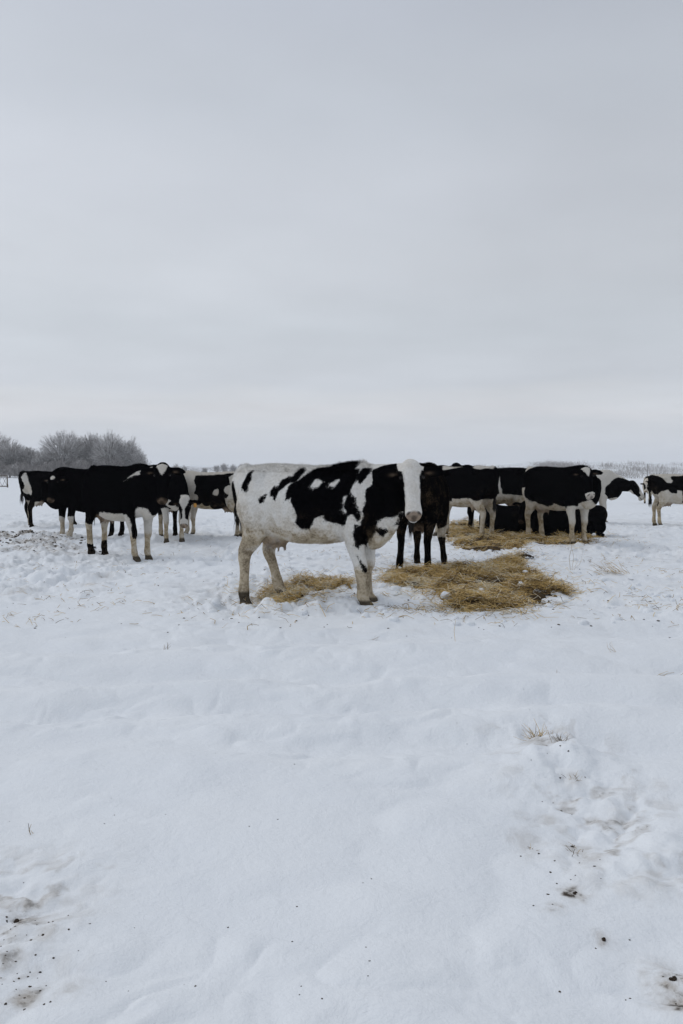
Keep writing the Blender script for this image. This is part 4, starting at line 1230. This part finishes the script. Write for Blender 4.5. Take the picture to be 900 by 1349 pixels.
trees = [(-8, 566, 26, 288, 3, .45, 'frosted bare tree cut by the picture edge, tallest of its end'), (14, 580, 20, 282, 2, .42, 'rounded frosted tree beside the edge tree'),
         (38, 588, 20, 285, 2, .42, 'low frosted tree with dense brown grey twigs behind the outermost dark cow'), (60, 592, 14, 279, 2, .5, 'low pale frosted tree left of the tall open crowned tree'),
         (84, 566, 25, 280, 1, .48, 'tall open crowned frosted tree with a clear dark trunk'), (104, 580, 16, 292, 2, .42, 'grey tree filling the gap right of the tall open crowned tree'),
         (122, 571, 21, 286, 2, .36, 'dense grey frosted tree of even texture in the clump'), (146, 571, 22, 278, 2, .44, 'broad domed frosted tree with pale forked limbs'),
         (166, 577, 19, 281, 2, .48, 'frosted tree sloping down towards the open field'), (181, 592, 11, 279, 3, .50, 'lowest frosted tree ending the clump at the open field')]
for i, (px, py, wpx, d, mlt, fr, lab) in enumerate(trees):
    tree(tx(px, d), d, th(py, d), wpx * 1.1 / F_PX * d, 40 + i, lab, GT, ntwig=4500, multi=mlt, frost=fr + .15, tw=.06)
# brushy undergrowth below the trees
def brush(name, pts, h, n, seed, tonem, lab, tw=.05):
    r_ = np.random.default_rng(seed)
    k = r_.integers(0, len(pts), n)
    pts = np.array(pts, float)
    c = pts[k] + np.stack([r_.normal(0, pts[k][:, 2]), r_.normal(0, 3, n), np.zeros(n)], 1)
    x, y = c[:, 0], c[:, 1]
    hv = h * (.6 + .8 * (fbm2(x / 4, y / 4, 2, seed) + .5)) * r_.uniform(.25, 1, n)
    el = r_.uniform(.5, 1.4, n); yaw = r_.uniform(0, 6.28, n)
    dirs = np.stack([np.cos(yaw) * np.cos(el), np.sin(yaw) * np.cos(el), np.sin(el)], 1)
    ln = r_.uniform(.5, 1.6, n)
    base = np.stack([x, y, H(x, y) + np.maximum(0, hv - ln * .6)], 1)
    o = blades(name, base, dirs, ln, np.full(n, tw), r_.normal(0, .2, (n, 2)), np.clip(r_.normal(tonem, .13, n), 0, 1), M_TWIG)
    tag(o, lab, 'undergrowth', None, 'stuff')
brush('undergrowth', [(tx(p, 276), 276, 4.0) for p in range(-30, 186, 12)], 5.2, 13000, 77, .34, 'brown grey brush under the frosted trees', .06)
# far scrub on the rise to the right
def scrub():
    r_ = np.random.default_rng(88)
    pts = []
    for i in range(420):
        if r_.random() < .25: px = r_.uniform(680, 770)
        else: px = r_.uniform(560, 960)
        d = r_.uniform(140, 262)
        if fbm2(np.array([px / 40.]), np.array([d / 50.]), 3, 12)[0] < -.05: continue
        pts.append((tx(px, d), d, 1.4))
    brush('scrub', pts, .8, 6500, 89, .5, 'grey frosted scrub dotted on the far rise', .03)
scrub()
# distant hedgerow trees in the middle of the horizon
GD_ = 'tiny far trees on the horizon'
far_t = [(232, 610, 5, 620, 'faint far tree just right of the head of the front black cow'), (243, 612, 4, 640, 'smaller faint far tree right beside the first one'), (286, 611, 5, 600, 'far grey tree, first of the row above the patched cow'),
         (296, 609, 6, 610, 'far grey tree, tallest of the row above the patched cow'), (308, 611, 5, 605, 'far grey tree in the row near the rump of the white faced cow'), (318, 610, 5, 600, 'far grey tree directly over the tail of the white faced cow'),
         (270, 615, 4, 560, 'low far bush above the back of the patched cow')]
for i, (px, py, w, d, lab) in enumerate(far_t):
    z = th(py, d) - H1(tx(px, d), d)
    tree(tx(px, d), d, max(3.5, z), w / F_PX * d, 70 + i, lab, GD_, ntwig=700, multi=2, frost=.4, tw=.10)
# lines of far woodland
for k, (d, pxa, pxb, h, n) in enumerate([(900, 150, 420, 5, 5200), (1500, 190, 470, 6, 4000)]):
    pts = [(tx(p, d), d + 40 * math.sin(p * .07), 9.0 * d / 900) for p in range(pxa, pxb, 7) if (math.sin(p * .11 + k) > -.55)]
    brush('far_woodland', pts, h, n, 120 + k, .32, ['grey strip of far woodland across the open field', 'palest woodland strip under the skyline'][k], .16 * d / 900)

# ------------------------------------------------------------------ gate and pole
def box_(g, a, b, w):
    a, b = np.array(a, float), np.array(b, float)
    g.loft([tuple(a) + (w, w), tuple((a + b) / 2) + (w, w), tuple(b) + (w, w)], (0.3, 1, .2), 1, 8)
gx, gd = tx(10, 78), 78.0
gz = H1(gx, gd)
gate = empty('field_gate', (gx, gd, gz))
g = Geo(); Lg = 3.0; z0_, z1_ = .12, 1.12
box_(g, (0, 0, z0_), (0, 0, z1_), .055); box_(g, (-Lg, 0, z0_), (-Lg, 0, z1_), .055); box_(g, (-Lg, 0, z0_), (0, 0, z0_), .05); box_(g, (-Lg, 0, z1_), (0, 0, z1_), .05)
mesh_np('gate_frame', np.vstack(g.v), g.f, M_METAL, gate)
g = Geo()
for k in range(6):
    xa = -k * .5
    box_(g, (xa, 0.02, z0_), (xa - .5, .02, z1_), .014); box_(g, (xa - .5, -.02, z0_), (xa, -.02, z1_), .014)
mesh_np('cross_wires', np.vstack(g.v), g.f, M_METAL, gate)
for xx in (0.0, -Lg):
    g = Geo(); box_(g, (xx, .06, -.3), (xx, .06, .3), .06)
    mesh_np('foot_post', np.vstack(g.v), g.f, M_METAL, gate)
tag(gate, 'low brown metal gate panel with crossed wires standing in the snow field', 'gate')
pd_ = 120.0; pxx = tx(852.5, pd_)
g = Geo(); ph_ = th(611, pd_) - H1(pxx, pd_)
g.loft([(0, 0, -.3, .06, .06), (0, 0, ph_ * .5, .055, .055), (0, 0, ph_, .05, .05)], (1, 0, 0), 3, 10)
po = mesh_np('pole', np.vstack(g.v), g.f, M_POST); po.location = (pxx, pd_, H1(pxx, pd_))
tag(po, 'thin grey pole standing alone before the far rise', 'pole')

# ------------------------------------------------------------------ winter haze
HAZE = 0.0003
if HAZE > 0:
    R_ = 6500.0; zb, zt = -25.0, 140.0
    v = [(-R_, -R_, zb), (R_, -R_, zb), (R_, R_, zb), (-R_, R_, zb), (-R_, -R_, zt), (R_, -R_, zt), (R_, R_, zt), (-R_, R_, zt)]
    f = [(0, 3, 2, 1), (4, 5, 6, 7), (0, 1, 5, 4), (1, 2, 6, 5), (2, 3, 7, 6), (3, 0, 4, 7)]
    hm = bpy.data.materials.new('haze'); hm.use_nodes = True
    t = hm.node_tree; t.nodes.clear()
    o_ = N(t, 'ShaderNodeOutputMaterial'); pv = N(t, 'ShaderNodeVolumePrincipled')
    pv.inputs['Color'].default_value = (.93, .95, .98, 1); pv.inputs['Density'].default_value = HAZE
    t.links.new(pv.outputs[0], o_.inputs['Volume'])
    ho = mesh_np('haze', v, f, hm, smooth=False)
    tag(ho, 'thin pale winter haze over the fields', 'haze', None, 'stuff')
